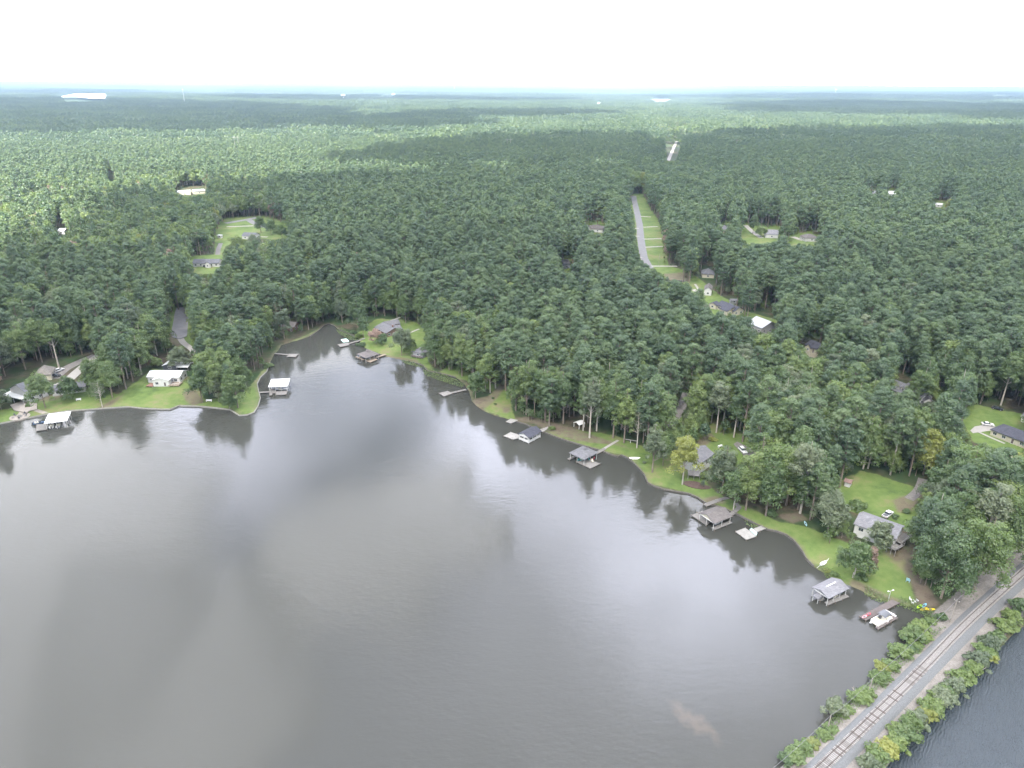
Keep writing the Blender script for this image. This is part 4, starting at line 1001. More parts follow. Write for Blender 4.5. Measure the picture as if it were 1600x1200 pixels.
H('white house glimpsed through the trees behind the gabled boathouse', [((808,598),(822,602),9,'x',4,2)], 'wl_white', 'sh_mid', win=5)
# open white swing frame under the trees
t = thing('carport', 'small open white shelter frame under the trees behind the shore lawn', 'shelter', gt(903, 667)); o_ = t.location
a, b, c, d, u, n = rect((897,660),(905,664), 3.4, o_[2] + 2.2); q = [x - np.array(o_[:2]) for x in (a, b, c, d)]
mb = MB(); roof_geo(mb, *q, 2.2, .8, 'y', .2); mb.build('roof', M['trim'], t)
for x in q: mb = MB(); mb.cbox(x[0], x[1], .16, .16, -.6, 2.2); mb.build('post', M['trim'], t)

# ------------------------------------------------------------------ docks and boathouses
DZ = .65
def dock_parts(t, org, polys, dm='deck', zt=DZ, pil=2.6, pilm='piling', tall=0):
    out_ = []
    for k, pl in enumerate(polys):
        q = [gp(*p, zt)[:2] - org[:2] for p in pl]
        mb = MB(); mb.prism(q if (np.cross(q[1] - q[0], q[2] - q[1]) > 0) else q[::-1], zt - .24, zt + .002 * k); dk = mb.build('deck' if k == 0 else ('walkway' if len(polys) > 1 and k == len(polys) - 1 else 'deck'), M[dm], t); out_.append(q)
        cen = np.mean(q, 0)
        pts = []
        for a, b in zip(q, q[1:] + q[:1]):
            L_ = np.linalg.norm(b - a); m_ = max(1, int(L_ / pil))
            if L_ < 1.6: continue
            for j in range(m_): pts.append(a + (b - a) * (j + .02) / m_)
        for p in pts[:14]:
            p = p + (p - cen) / (np.linalg.norm(p - cen) + 1e-6) * .06
            mb = MB(); mb.tube(p3(p, -1.4), p3(p, zt + .18 + tall), .12, n=7); mb.build('piling', M[pilm], t)
    return out_
def strip_px(a, b, w_, z=DZ):
    """deck outline of width w_ along two photo pixels -> world pixel-free polygon, given back as pixels"""
    A, B = gp(*a, z)[:2], gp(*b, z)[:2]; u = (B - A) / np.linalg.norm(B - A); n = np.array([-u[1], u[0]]) * w_ / 2
    return [tuple(proj(p3(x, z))[0][:2]) for x in (A - n, B - n, B + n, A + n)]
def dock(label, polys, dm='deck', group=None, **k):
    c = np.mean([gp(*p, 0)[:2] for p in polys[0]], 0); org = np.array([c[0], c[1], 0.0])
    t = thing('dock', label, 'dock', org, 0, group); dock_parts(t, org, polys, dm, **k); return t, org
def roofed(label, polys, R_, kind, rise, roofm, ze=3.3, dm='deck', postm='post', gable=None, walls=None, cupola=None, skylight=None, name='boathouse', leanto=None, fascia='trim'):
    """R_: (A, B, depth) of the eaves"""
    a, b, c, d, u, n = rect(R_[0], R_[1], R_[2], ze)
    cen = (a + c) / 2; org = np.array([cen[0], cen[1], 0.0]); t = thing(name, label, 'boathouse', org)
    dock_parts(t, org, polys, dm)
    q = [x - org[:2] for x in (a, b, c, d)]; oh = .5
    u_, n_ = u, n
    w4 = [q[0] + (u + n) * oh, q[1] + (-u + n) * oh, q[2] - (u + n) * oh, q[3] + (u - n) * oh]
    mb = MB(); roof_geo(mb, *w4, ze, rise, kind, oh); r_ = mb.build('roof', M[roofm], t)
    if kind in 'xy' and gable:
        g_ = MB(); prs = ((w4[0], w4[3]), (w4[1], w4[2])) if kind == 'x' else ((w4[0], w4[1]), (w4[3], w4[2]))
        sh = (u if kind == 'x' else n)
        for k, (p, s) in enumerate(prs):
            m_ = (p + s) / 2; o2 = sh * (.1 if k == 0 else -.1)
            g_.add([p3(p, ze - .25), p3(s, ze - .25), p3(m_, ze + rise - .28), p3(p + o2, ze - .25), p3(s + o2, ze - .25), p3(m_ + o2, ze + rise - .28)], [(0,1,2),(5,4,3),(0,2,5,3),(1,4,5,2),(0,3,4,1)])
        g_.build('gable', M[gable], t)
    bm_ = MB()
    for p, s in zip(w4, w4[1:] + w4[:1]): bm_.bar(p3(p, ze - .28), p3(s, ze - .28), .14, .26)
    bm_.build('beam', M[fascia], t)
    for p, s in zip(w4, w4[1:] + w4[:1]):
        L_ = np.linalg.norm(s - p); k = max(1, int(round(L_ / 3.4)))
        for j in range(k):
            x = p + (s - p) * j / k; m_ = MB(); m_.cbox(x[0], x[1], .18, .18, -1.4, ze - .41); m_.build('post', M[postm], t)
    if walls:
        lo, hi, wm_ = walls
        wl = MB()
        for k, (p, s) in enumerate(zip(w4, w4[1:] + w4[:1])):
            e = (s - p) / np.linalg.norm(s - p); nn = np.array([e[1], -e[0]]) * .05; L_ = np.linalg.norm(s - p)
            wl.prism([p + nn, s + nn, s - nn, p - nn], DZ - .2, lo)
            wl.prism([p + nn, s + nn, s - nn, p - nn], hi, ze - .42)
            kk = max(2, int(L_ / 2.2))
            for j in range(kk + 1):
                f = L_ * j / kk; f = min(max(f, .25), L_ - .25); wl.prism([p + e * (f - .28) + nn, p + e * (f + .28) + nn, p + e * (f + .28) - nn, p + e * (f - .28) - nn], lo + .002, hi - .002)
        wl.build('wall', M[wm_], t)
    if cupola:
        m_ = MB(); m_.cbox(0, 0, 1.1, 1.1, ze + rise - .35, ze + rise + .25); cu = m_.build('vent', M['greypost'], r_); m_ = MB(); k = 1.0; m_.add([(-k,-k,ze+rise+.26),(k,-k,ze+rise+.26),(k,k,ze+rise+.26),(-k,k,ze+rise+.26),(0,0,ze+rise+.75)], [(0,1,4),(1,2,4),(2,3,4),(3,0,4),(3,2,1,0)]); m_.build('vent_cap', M[roofm], r_)
    if skylight:
        m_ = MB(); p = (w4[0] + w4[3]) / 2; s = (w4[1] + w4[2]) / 2; m_.bar(p3(p + (s - p) * .25, ze + rise + .05), p3(p + (s - p) * .75, ze + rise + .05), .3, .1); m_.build('ridge_vent', M['trim'], r_)
    return t, org
roofed('boathouse with a flat bright white roof and boats under it by the left seawall', [[(56.9,663),(75,662),(73.7,671),(56.3,673)], strip_px((73,658),(106,653),1.5), strip_px((104,653),(106,662),1.3)], ((68.3,661.8),(104.8,657.2),9.5), 'flat', .5, 'mr_white', ze=3.6)
roofed('boathouse with a bright white roof off the grassy point in mid lake', [[(420.5,608),(431,607.5),(430.5,614),(421,614.6)], [(421,614.4),(425.5,614.2),(425,617),(421,617.4)], [(431,611.5),(449,610.5),(447.5,616),(430.5,617)], strip_px((405,613),(421,612),1.4)], ((419,604.5),(449.3,603.1),9.0), 'flat', .5, 'mr_white', ze=3.5, dm='deck')
dock('small grey T shaped dock near the mouth of the narrow cove', [[(451.8,552.8),(466.7,552.8),(461.7,557.7),(448.2,557)], strip_px((429,552.2),(450,554),1.4)])
t, og = dock('grey dock with a pale green swim mat in the narrow cove', [[(527.5,538),(544,535),(546,539),(531.5,542)], strip_px((561,532),(570,528),1.4), strip_px((544,536.8),(562,532),1.5)], 'deck')
mb = MB(); mb.prism([gp(*p, .3)[:2] for p in ((532.5,530.5),(541,529),(545.5,533),(536.5,534.5))][::-1], .05, .35); tag(mb.build('swim_raft', M['c_mint']), 'pale green floating swim mat beside the grey cove dock', 'swim raft')
roofed('boathouse with a dark hipped roof and tan deck beside the cove lawn', [[(570.5,563),(578.5,566),(590,561.5),(584,557.5)], strip_px((557,557),(569,562),1.4), strip_px((587,558.5),(603,553.5),1.5)], ((556.5,553),(571,559.5),9.5), 'h', 2.0, 'sh_brown', ze=3.0, dm='deckt', cupola=True)
dock('weathered open dock with a square gap left of the small shore lawn', [[(685.6,614.2),(699,610.8),(708,614.2),(694,619.2)], strip_px((706,613.5),(728,608.5),1.6)])
dock('little pale dock with white bench beside the red mulch bank', [[(790.8,658.6),(798,654),(809.4,656.4),(799,661.4)]], 'deck2')
roofed('white walled gabled boathouse with a dark roof and pale side dock', [[(786.9,681),(798,675),(816,681),(812,684),(801.5,686.5)], strip_px((818,686),(828,690),1.2), strip_px((846,674),(853,669.5),1.4)], ((826.6,684.8),(847,673.8),6.6), 'x', 1.5, 'sh_dark', ze=3.2, dm='deck2', gable='wl_white', walls=(1.7, 2.5, 'wl_white'))
roofed('open boathouse with a square grey hipped roof and small roof vent', [[(900.2,721.4),(922.5,731.9),(937.8,724.4),(919,717)], strip_px((888,717.5),(898,712.5),1.3), strip_px((930,709),(945,700.5),1.6)], ((888.8,707.4),(912.9,718.3),9.2), 'h', 2.1, 'sh_mid', ze=3.4, cupola=True, dm='deck')
roofed('gabled boathouse with a brownish roof, cream gable and railed deck by the bent walkway', [[(1080.5,804.8),(1097,798),(1113,813),(1104,820.5)], strip_px((1114,826),(1142,815),1.5), strip_px((1142,804),(1155,792.5),1.6), strip_px((1155.5,793),(1149.5,786),1.6)], ((1115.5,818.3),(1144.8,807),7.8), 'x', 1.7, 'sh_brown', ze=3.3, gable='wl_cream')
dock('narrow grey dock reaching along the shore above the cream gabled boathouse', [strip_px((1101.5,789),(1126,780),1.8), strip_px((1125,780.5),(1142,776),1.7)])
t, og = dock('square grey dock with a pale mint bench along one side', [[(1149.2,830.2),(1164.5,824.5),(1182,837.6),(1166.2,843.3)], strip_px((1174,831),(1194,823),2.0)], 'deck2')
A, B = gp(1172, 828.5, DZ) - og, gp(1181.5, 836.5, DZ) - og; mb = MB(); mb.bar([A[0], A[1], DZ + .45], [B[0], B[1], DZ + .45], .5, .09); mb.bar([A[0] + .25, A[1] + .1, DZ + .75], [B[0] + .25, B[1] + .1, DZ + .75], .07, .5); mb.bar([A[0], A[1], DZ + .2], [B[0], B[1], DZ + .2], .3, .42); mb.build('bench', M['c_mint'], t)
roofed('boathouse with a grey gabled roof and white ridge strip near the railway', [strip_px((1291,943),(1324,930),1.4), strip_px((1279,937),(1287,934),1.2)], ((1294.5,936),(1326.8,919.5),6.2), 'x', 1.3, 'sh_light', ze=3.1, skylight=True)
t = thing('lean_to', 'small grey roofed boat shelter in front of the grey gabled boathouse', 'shelter', gp(1279, 935, 0)); og = np.array(t.location)
a, b, c, d, u, n = rect((1270.9,930.5),(1278.5,935.5), 2.6, 1.9); q = [x - og[:2] for x in (a, b, c, d)]
mb = MB(); roof_geo(mb, *q, 1.9, .3, 'flat', .1); mb.build('roof', M['sh_light'], t)
for x in q: mb = MB(); mb.cbox(x[0], x[1], .14, .14, -1.2, 1.75); mb.build('post', M['post'], t)
t, og = dock('dark brown L shaped dock with a pontoon boat moored beside the railway bank', [[(1343,963),(1353,969.5),(1406,942),(1394,936.5)], [(1368,980.5),(1372.5,983),(1402,966),(1398,959),(1386,953),(1384,955.5),(1393,962)]], 'deckb')
# ------------------------------------------------------------------ boats, cars and small things
def loft(mb, secs, closed=True, caps=True):
    """secs: list of rings (same count)"""
    k = len(secs[0]); o = len(mb.v)
    mb.v += [tuple(map(float, p)) for s in secs for p in s]
    for i in range(len(secs) - 1):
        for j in range(k if closed else k - 1): mb.f.append((o + i*k + j, o + i*k + (j+1) % k, o + (i+1)*k + (j+1) % k, o + (i+1)*k + j))
    if caps: mb.f.append(tuple(o + j for j in range(k))[::-1]); mb.f.append(tuple(o + (len(secs)-1)*k + j for j in range(k)))
def hull(L_, W_, H_, z0=0., flat=.5):
    m = MB(); secs = []
    for i in range(11):
        s = i / 10; x = (s - .5) * L_; w_ = W_ / 2 * (max(.02, math.sin(math.pi * min(1, s * .62 + .38))) ** .8 if flat else max(.03, math.sin(math.pi * s)) ** .6); sh = H_ * (.85 + .3 * s * s)
        secs.append([(x, -w_, z0 + sh), (x, -w_ * .8, z0 + H_ * .35), (x, 0, z0), (x, w_ * .8, z0 + H_ * .35), (x, w_, z0 + sh), (x, w_ * .82, z0 + sh - .03), (x, 0, z0 + sh * (.55 if .12 < s < .85 else .93)), (x, -w_ * .82, z0 + sh - .03)])
    loft(m, secs); return m
def at_px(p, z=0.0, on=True):
    q = gt(*p) if on else gp(*p, z); return np.array([q[0], q[1], q[2] if on else z])
def ang_px(p, q): a, b = gp(*p)[:2], gp(*q)[:2]; return math.atan2(b[1] - a[1], b[0] - a[0])
def kayak(label, p, col, rz, L_=3.2, cat='kayak', grp=None, z=None):
    c = at_px(p) if z is None else gp(*p, z); t = thing('kayak', label, cat, c, rz, grp)
    L_ *= .8; hull(L_, .8, .34, 0, 0).build('hull', M[col], t, True)
    m = MB(); m.prism([(.55 * math.cos(a), .27 * math.sin(a)) for a in np.linspace(0, 6.28, 13)[:-1]], .25, .345); m.build('cockpit', M['c_char'], t); return t
kayak('lime green kayak lying on the bank beside the railway', (1436.5,948.5), 'c_green', ang_px((1432,951),(1441,946)), 3.6)
kayak('light blue kayak touching the lime green one on the bank', (1444,947), 'c_blue', ang_px((1441,950),(1447,944.5)), 3.2)
kayak('yellow kayak in front of the lime green and blue kayaks', (1443,952.6), 'c_yellow', ang_px((1437,954),(1448,951)), 3.6)
kayak('yellow kayak nearest the utility pole, end of the row', (1453.5,953), 'c_yellow', ang_px((1448,953),(1460,953)), 3.6)
kayak('pale blue canoe standing at the edge of the trees by the shore lawn', (1258.5,819), 'c_sky', 1.5, 3.4, 'canoe')
t = thing('sailboat', 'small white sailing dinghy with its mast laid out on the bank', 'sailboat', at_px((1286,881.5)), ang_px((1278,886),(1294,876)))
hull(3.9, 1.35, .5, 0, 0).build('hull', M['c_white'], t, True); m = MB(); m.prism([(1.0 * math.cos(a), .42 * math.sin(a)) for a in np.linspace(0, 6.28, 13)[:-1]], .35, .46); m.build('cockpit', M['c_cream'], t)
m = MB(); m.tube((-3.8, -.1, .2), (2.2, .1, .7), .05); m.build('mast', M['c_white'], t); m = MB(); m.add([(2.1,-.05,.4),(2.6,-.05,.4),(3.0,-.05,1.1),(2.1,.05,.4),(2.6,.05,.4),(3.0,.05,1.1)], [(0,1,2),(5,4,3),(0,3,4,1),(1,4,5,2),(2,5,3,0)]); m.build('rudder', M['c_white'], t)
# pontoon boat
rz = ang_px((1370,975),(1393,962)); t = thing('pontoon_boat', 'white pontoon boat with a charcoal canopy moored at the brown dock', 'boat', gp(1377, 971, 0), rz)
m = MB()
for y in (-1.05, 1.05): m.tube((-3.5, y, .28), (3.3, y, .28), .34, n=12); m.tube((-4.0, y, .40), (-3.5, y, .28), .10, .34, n=12)
m.build('pontoon', M['steel'], t, True); m = MB(); m.box(-3.6, 3.4, -1.3, 1.3, .6, .74); m.build('deck', M['c_cream'], t)
m = MB()
for x0, x1, y0, y1 in ((-3.5, 2.9, -1.3, -1.22), (-3.5, 2.9, 1.22, 1.3), (-3.52, -3.44, -1.2, 1.2)): m.box(x0, x1, y0, y1, .742, 1.45)
m.build('side_panel', M['c_white'], t)
for x0, x1, y0, y1 in ((-3.3, -1.2, -1.18, -.55), (-3.3, -1.2, .55, 1.18), (1.3, 2.7, -1.18, -.5), (2.2, 2.8, -.4, 1.1)):
    m = MB(); m.box(x0, x1, y0, y1, .742, 1.15); m.box(x0, x1, y0 if y0 < 0 else y1 - .15, y0 + .15 if y0 < 0 else y1, 1.152, 1.5); m.build('seat', M['c_cream'], t)
m = MB(); m.box(-.3, .3, .3, 1.0, .742, 1.6); m.build('console', M['c_char'], t)
m = MB()
for i in range(9):
    y0, y1 = -1.25 + i * .2778, -1.25 + (i + 1) * .2778; z0_, z1_ = 2.55 + .22 * math.cos((y0) * 1.1), 2.55 + .22 * math.cos((y1) * 1.1)
    m.add([(-.9,y0,z0_),(2.3,y0,z0_),(2.3,y1,z1_),(-.9,y1,z1_),(-.9,y0,z0_-.05),(2.3,y0,z0_-.05),(2.3,y1,z1_-.05),(-.9,y1,z1_-.05)], [(0,1,2,3),(7,6,5,4),(0,4,5,1),(1,5,6,2),(2,6,7,3),(3,7,4,0)])
m.build('canopy', M['c_char'], t)
m = MB()
for y in (-1.2, 1.2):
    for x in (-.8, 2.2): m.tube((.7, y, .74), (x, y, 2.62), .03, n=6)
m.build('canopy_frame', M['steel'], t); m = MB(); m.box(3.4, 3.9, -.25, .25, .4, 1.35); m.build('outboard_motor', M['c_black'], t)
def motorboat(label, p, rz, col, L_=5.5, z=.0):
    t = thing('motorboat', label, 'boat', gp(*p, z), rz); hull(L_, 2.1, .95, -.15).build('hull', M[col], t, True)
    m = MB(); m.add([(.3,-.8,.75),(.9,-.7,.8),(.9,.7,.8),(.3,.8,.75),(.1,-.72,1.25),(.1,.72,1.25)], [(0,1,2,3),(0,4,1),(1,4,5,2),(2,5,3),(3,5,4,0)]); m.build('windscreen', M['glass'], t)
    for x in (-1.4, -.4): m = MB(); m.box(x, x + .5, -.7, .7, .45, .85); m.box(x - .1, x, -.7, .7, .452, 1.15); m.build('seat', M['c_cream'], t)
    m = MB(); m.box(-L_/2 - .35, -L_/2 + .05, -.22, .22, .1, 1.15); m.build('outboard_motor', M['c_black'], t); return t
def jetski(label, p, rz, col, z=.2):
    t = thing('jet_ski', label, 'jet ski', gp(*p, z), rz); hull(2.9, 1.1, .5, 0).build('hull', M[col], t, True)
    m = MB(); m.box(-1.1, .2, -.2, .2, .35, .8); m.build('seat', M['c_black'], t); m = MB(); m.tube((.5, -.35, .95), (.5, .35, .95), .04); m.tube((.6, 0, .5), (.5, 0, .95), .08); m.build('handlebar', M['c_black'], t); return t
rb = ang_px((70,668),(104,663))
motorboat('white motorboat under the flat white roof by the left seawall', (82, 666), rb + 1.57, 'c_white')
motorboat('grey hulled motorboat in the middle slip under the flat white roof', (92, 665), rb + 1.57, 'c_silver')
motorboat('dark motorboat moored outside the flat white roof, left end', (61, 662), rb, 'c_navy', 4.6)
motorboat('white boat with a dark cover in the slip of the mid lake white roofed boathouse', (440, 609), 0.05, 'c_white', 6.2)
motorboat('dark blue boat in the slip of the cove boathouse with the hipped roof', (565, 559.5), ang_px((557,556),(571,562)), 'c_navy')
jetski('red jet ski under the right side of the square grey roof', (926.5, 717.5), .9, 'c_red'); motorboat('teal motorboat under the square grey hipped roof', (911, 718), ang_px((912,718),(925,710)), 'c_teal', 5.2)
motorboat('white boat inside the white walled boathouse with the dark roof', (828, 684), ang_px((819,689),(840,678)), 'c_white', 5.2)
motorboat('white boat in the open boathouse with the cream gable', (1124, 815), ang_px((1110,822),(1138,809)), 'c_white', 6)
motorboat('dark boat under the grey gabled roof beside the railway', (1306, 932), ang_px((1290,939),(1322,925)), 'c_char', 5.4)
kayak('red kayak lying on the end of the dark brown dock', (1350.5, 964.5), 'c_pink', ang_px((1346,966),(1356,961)), 2.6, z=DZ); kayak('dark red kayak next to the first one on the brown dock', (1357, 961), 'c_red', ang_px((1353,963),(1361,958)), 2.4, z=DZ)
m = MB(); m.bar(gp(1383,953.5,DZ+.15), gp(1400,963,DZ+.15), .5, .3); tag(m.build('gangplank', M['trim']), 'long pale ramp board lying on the brown dock behind the pontoon boat', 'ramp')
for i, (p, lb) in enumerate((((1395,961.5), 'small white cooler on the brown dock behind the pontoon boat'), ((1386,971.5), 'white bucket on the outer strip of the brown dock'))):
    c = gp(*p, DZ); m = MB(); m.box(-.3, .3, -.2, .2, 0, .38); m.box(-.33, .33, -.23, .23, .382, .45); o = m.build('cooler', M['c_white']); o.location = c; tag(o, lb, 'cooler')
def chair(label, p, rz, col, name='garden_chair', s=1.0, z=None, grp=None):
    c = at_px(p) if z is None else gp(*p, z); t = thing(name, label, 'chair', c, rz, grp)
    m = MB(); m.box(-.3*s, .3*s, -.3*s, .3*s, .36*s, .43*s); m.build('seat', M[col], t); m = MB(); m.add([(-.3*s,.3*s,.44*s),(.3*s,.3*s,.44*s),(.28*s,.5*s,1.1*s),(-.28*s,.5*s,1.1*s),(-.3*s,.36*s,.44*s),(.3*s,.36*s,.44*s),(.28*s,.56*s,1.1*s),(-.28*s,.56*s,1.1*s)], [(0,1,2,3),(7,6,5,4),(0,4,5,1),(1,5,6,2),(2,6,7,3),(3,7,4,0)]); m.build('backrest', M[col], t)
    for x in (-.26, .26):
        for y in (-.26, .26): m = MB(); m.tube((x*s, y*s, 0), (x*s, y*s, .36*s), .035*s, n=6); m.build('leg', M[col], t)
    return t
for i, (p, lb) in enumerate((((1422.6,938),'white garden chair highest on the bank above the kayaks'),((1425.5,943),'white garden chair farthest left in the group above the kayaks'),((1429.5,941.5),'middle white garden chair of the three above the lime green kayak'),((1433,939.5),'white garden chair nearest the trees above the kayaks'))):
    chair(lb, p, .6 + i * .5, 'c_white', s=.95, grp='white garden chairs above the kayaks')
chair('pale blue garden chair on the grass below the corner deck', (1418.5,909), 2.4, 'c_sky', s=1.7)
chair('cream chair on the deck of the square roofed boathouse', (926,722), .4, 'c_cream', s=1.2, z=DZ); chair('green chair under the square hipped roof', (921,719), 1.2, 'c_teal', s=1.2, z=DZ)
# umbrella like windsock pair / lamp on the bank
def lamp(label, p, hgt, arm=.9):
    c = at_px(p); t = thing('lamp_post', label, 'lamp post', c, .3); m = MB(); m.tube((0,0,0),(0,0,hgt),.07,.05); m.build('pole', M['steel'], t)
    for s in (-1, 1): m = MB(); m.tube((0,0,hgt-.1),(s*arm,0,hgt+.05),.04,n=6); m.build('arm', M['steel'], t); m = MB(); m.cbox(s*arm, 0, .5, .3, hgt-.08, hgt+.1); m.build('lamp_head', M['c_white'], t)
lamp('two armed lamp post on the bank at the shore end of the brown dock', (1388,938), 3.6)
def upole(label, base, hgt, arm=True, rz=.2, name='utility_pole'):
    c = at_px(base); t = thing(name, label, 'utility pole', c, rz); m = MB(); m.tube((0,0,-.5),(0,0,hgt),.17,.11,10); m.build('pole', M['pole'], t)
    if arm:
        m = MB(); m.bar((-.8,0,hgt-.6),(.8,0,hgt-.6),.1,.12); m.build('crossarm', M['pole'], t)
        for x in (-.7, .7): m = MB(); m.tube((x,0,hgt-.53),(x,0,hgt-.3),.05); m.build('insulator', M['c_white'], t)
    return np.array([c[0], c[1], c[2] + hgt])
w1 = upole('tall wooden utility pole beside the bend of the railway, nearest the kayaks', (1485,971.6), 8.2, rz=math.atan2(tnor[1], tnor[0]))
w2 = upole('short grey pole among the shrubs on the lake side of the railway', (1357,1084), 5.2, False)
w3 = upole('leaning grey pole among the lowest shrubs on the lake side of the railway', (1293,1140), 4.8, False)
w4_ = np.array([*(w3[:2] - tdir * 34), 6.5]); w5 = np.array([*(w4_[:2] - tdir * 40), 6.5])
m = MB()
for a, b in ((w1 + np.array([*(tdir * 45), 0]), w1), (w1, w2), (w2, w3), (w3, w4_)):
    pv = a
    for j in range(1, 13):
        f = j / 12; q = a + (b - a) * f; q = q - np.array([0, 0, 1.1 * 4 * f * (1 - f)]); m.tube(pv, q, .035, n=5, cap=False); pv = q
tag(m.build('power_line', M['wire']), 'single dark wire strung from pole to pole along the railway bank', 'wire')
c4 = gt(*proj([[w4_[0], w4_[1], 1]])[0][:2]); m = MB(); m.tube((0,0,-1),(0,0,6.2),.15,.1); o = m.build('utility_pole', M['pole']); o.location = (w4_[0], w4_[1], .3); tag(o, 'grey pole just below the bottom edge beside the track', 'utility pole')
upole('thin pale street pole on the grass verge right of the road', (1029.4,413), 9.0, False); upole('white topped pole in front of the dark pines on the far right estate', (1290,376), 9, True)

# cars
def car(label, p, rz, col='c_white', kind='suv', z=None):
    c = at_px(p); c[2] += .06; t = thing({'suv': 'suv', 'sedan': 'car', 'pickup': 'pickup_truck'}[kind], label, {'suv': 'suv', 'sedan': 'car', 'pickup': 'pickup truck'}[kind], c, rz)
    L_, W_ = (4.9, 1.95) if kind != 'pickup' else (5.6, 2.0)
    prof = {'suv': [(-.5,.55),(-.5,1.0),(-.47,1.12),(.18,1.12),(.45,1.0),(.5,.85),(.5,.45)], 'sedan': [(-.5,.45),(-.5,.85),(-.46,.98),(.2,.95),(.45,.85),(.5,.7),(.5,.4)], 'pickup': [(-.5,.55),(-.5,1.1),(-.12,1.1),(.2,1.1),(.46,1.02),(.5,.9),(.5,.5)]}[kind]
    cab = {'suv': [(-.47,1.12),(-.42,1.72),(.05,1.72),(.22,1.12)], 'sedan': [(-.36,.97),(-.22,1.42),(.06,1.42),(.24,.95)], 'pickup': [(-.14,1.1),(-.1,1.7),(.1,1.7),(.22,1.1)]}[kind]
    m = MB(); n = len(prof); 
    for sgn in (-1, 1): m.v += [(x * L_, sgn * W_ / 2 * (.96 if z_ > .9 else 1), z_) for x, z_ in prof] 
    m.v += []
    m.f += [tuple(range(n)), tuple(range(2 * n - 1, n - 1, -1))] + [(i, n + i, n + (i + 1) % n, (i + 1) % n) for i in range(n)]
    bo = m.build('body', M[col], t)
    g = MB()
    for sgn in (-1, 1): g.v += [(x * L_, sgn * W_ / 2 * (.93 if z_ < 1.3 else .76), z_ + (.002 if z_ < 1.3 else 0)) for x, z_ in cab]
    g.f += [(0,1,2,3),(7,6,5,4),(0,4,5,1),(1,5,6,2),(2,6,7,3),(3,7,4,0)]
    g.build('window', M['glass'], t)
    r_ = MB(); tz = cab[1][1]; r_.add([(x * L_, y * W_ * .385, zz) for zz in (tz + .003, tz + .06) for x, y in ((cab[1][0], -1), (cab[2][0], -1), (cab[2][0], 1), (cab[1][0], 1))], [(0,3,2,1),(4,5,6,7),(0,1,5,4),(1,2,6,5),(2,3,7,6),(3,0,4,7)]); r_.build('roof', M[col], t)
    for x in (-.31, .31):
        for y in (-.47, .47):
            w_ = MB(); w_.tube((x * L_, y * W_ - .12, .36), (x * L_, y * W_ + .12, .36), .36, n=14); wo = w_.build('wheel', M['rubber'], t); h_ = MB(); h_.tube((x * L_, y * W_ - .13, .36), (x * L_, y * W_ + .13, .36), .2, n=10); h_.build('rim', M['c_silver'], wo)
    for y in (-.36, .36): h_ = MB(); h_.cbox(L_ * .5, y * W_, .08, .36, .66, .8); h_.build('headlight', M['trim'], t); h_ = MB(); h_.cbox(-L_ * .5, y * W_, .08, .2, .74, .92); h_.build('tail_light', M['c_red'], t)
    if kind == 'pickup': b_ = MB(); b_.box(-L_ * .48, -L_ * .15, -.8, .8, 1.102, 1.12); b_.build('bed', M['c_char'], t)
car('white suv parked on gravel behind the grey gabled shore house', (1160.5,706), ang_px((1154,699),(1166,711)))
car('white sedan parked on the concrete drive of the cream ranch house', (1542.5,664.5), ang_px((1536,664),(1549,665.5)), kind='sedan')
car('dark sedan parked under the trees at the top of the right hand lawn', (1558,640), ang_px((1552,638),(1564,641)), 'c_black', 'sedan')
car('white pickup truck parked behind the long weathered house', (1386.5,806), ang_px((1382,810),(1391,803)), 'c_white', 'pickup')
car('white van on the gravel behind the tall bright tree of the left estate', (93,580), 1.2, 'c_white'); car('black car beside the tan roofed house on the left estate', (87,589), .2, 'c_black')
car('dark suv in front of the long grey roofed ranch house below the clearing', (322,417), ang_px((316,418),(328,415)), 'c_black')
c = at_px((1125,699)); m = MB(); m.box(-1.1,1.1,-.4,.4,.5,1.0); m.box(-1.0,-.8,-.3,.3,0,.498); m.box(.8,1.0,-.3,.3,0,.498); o = m.build('propane_tank', M['c_white']); m2 = MB(); o.location = c; o.rotation_euler = (0,0,.6); tag(o, 'white tank on legs in the grass between the shore house and the white suv', 'tank')
c = at_px((42,637)); m = MB(); m.prism([(4.6*math.cos(a), 3.4*math.sin(a)) for a in np.linspace(0,6.28,21)[:-1]], -.3, .16); o = m.build('flower_bed', M['mulch']); o.location = c; tag(o, 'round dark mulch bed in the middle of the left patio', 'flower bed')
c = at_px((1089,758)); m = MB(); m.prism([(5.5*math.cos(a), 2.6*math.sin(a)) for a in np.linspace(0,6.28,21)[:-1]], -.3, .10); o = m.build('flower_bed', M['mulch']); o.location = c; o.rotation_euler = (0,0,-.35); tag(o, 'oval mulch bed at the foot of the yellow shore tree', 'flower bed')
c = at_px((31,651)); t = thing('fire_pit', 'round stone fire pit on the circular patio beside the left seawall', 'fire pit', c + np.array([0,0,.12])); m = MB()
for i in range(12): a0 = i * math.pi / 6; m.prism([(r_ * math.cos(a), r_ * math.sin(a)) for r_, a in ((.75,a0),(1.05,a0),(1.05,a0+.48),(.75,a0+.48))], 0, .5)
m.build('ring', M['wall_c'], t); m = MB(); m.prism([(.72*math.cos(a), .72*math.sin(a)) for a in np.linspace(0,6.28,13)[:-1]], 0, .2); m.build('ash_bed', M['c_char'], t)
for i, (dx, dy) in enumerate(((-2.4,.6),(-1.8,-1.9),(1.2,-2.2),(2.6,.2),(.6,2.3))):
    chair(('brown patio chair at the fire pit, %s' % ('on the side of the left edge','nearest the seawall corner','nearest the white roofed boathouse','on the side of the curved path','nearest the mulch bed')[i]), proj([[c[0]+dx, c[1]+dy, c[2]]])[0][:2], math.atan2(dy, dx) - 1.57, 'c_char', 'patio_chair', 1.2, grp='patio chairs around the fire pit')
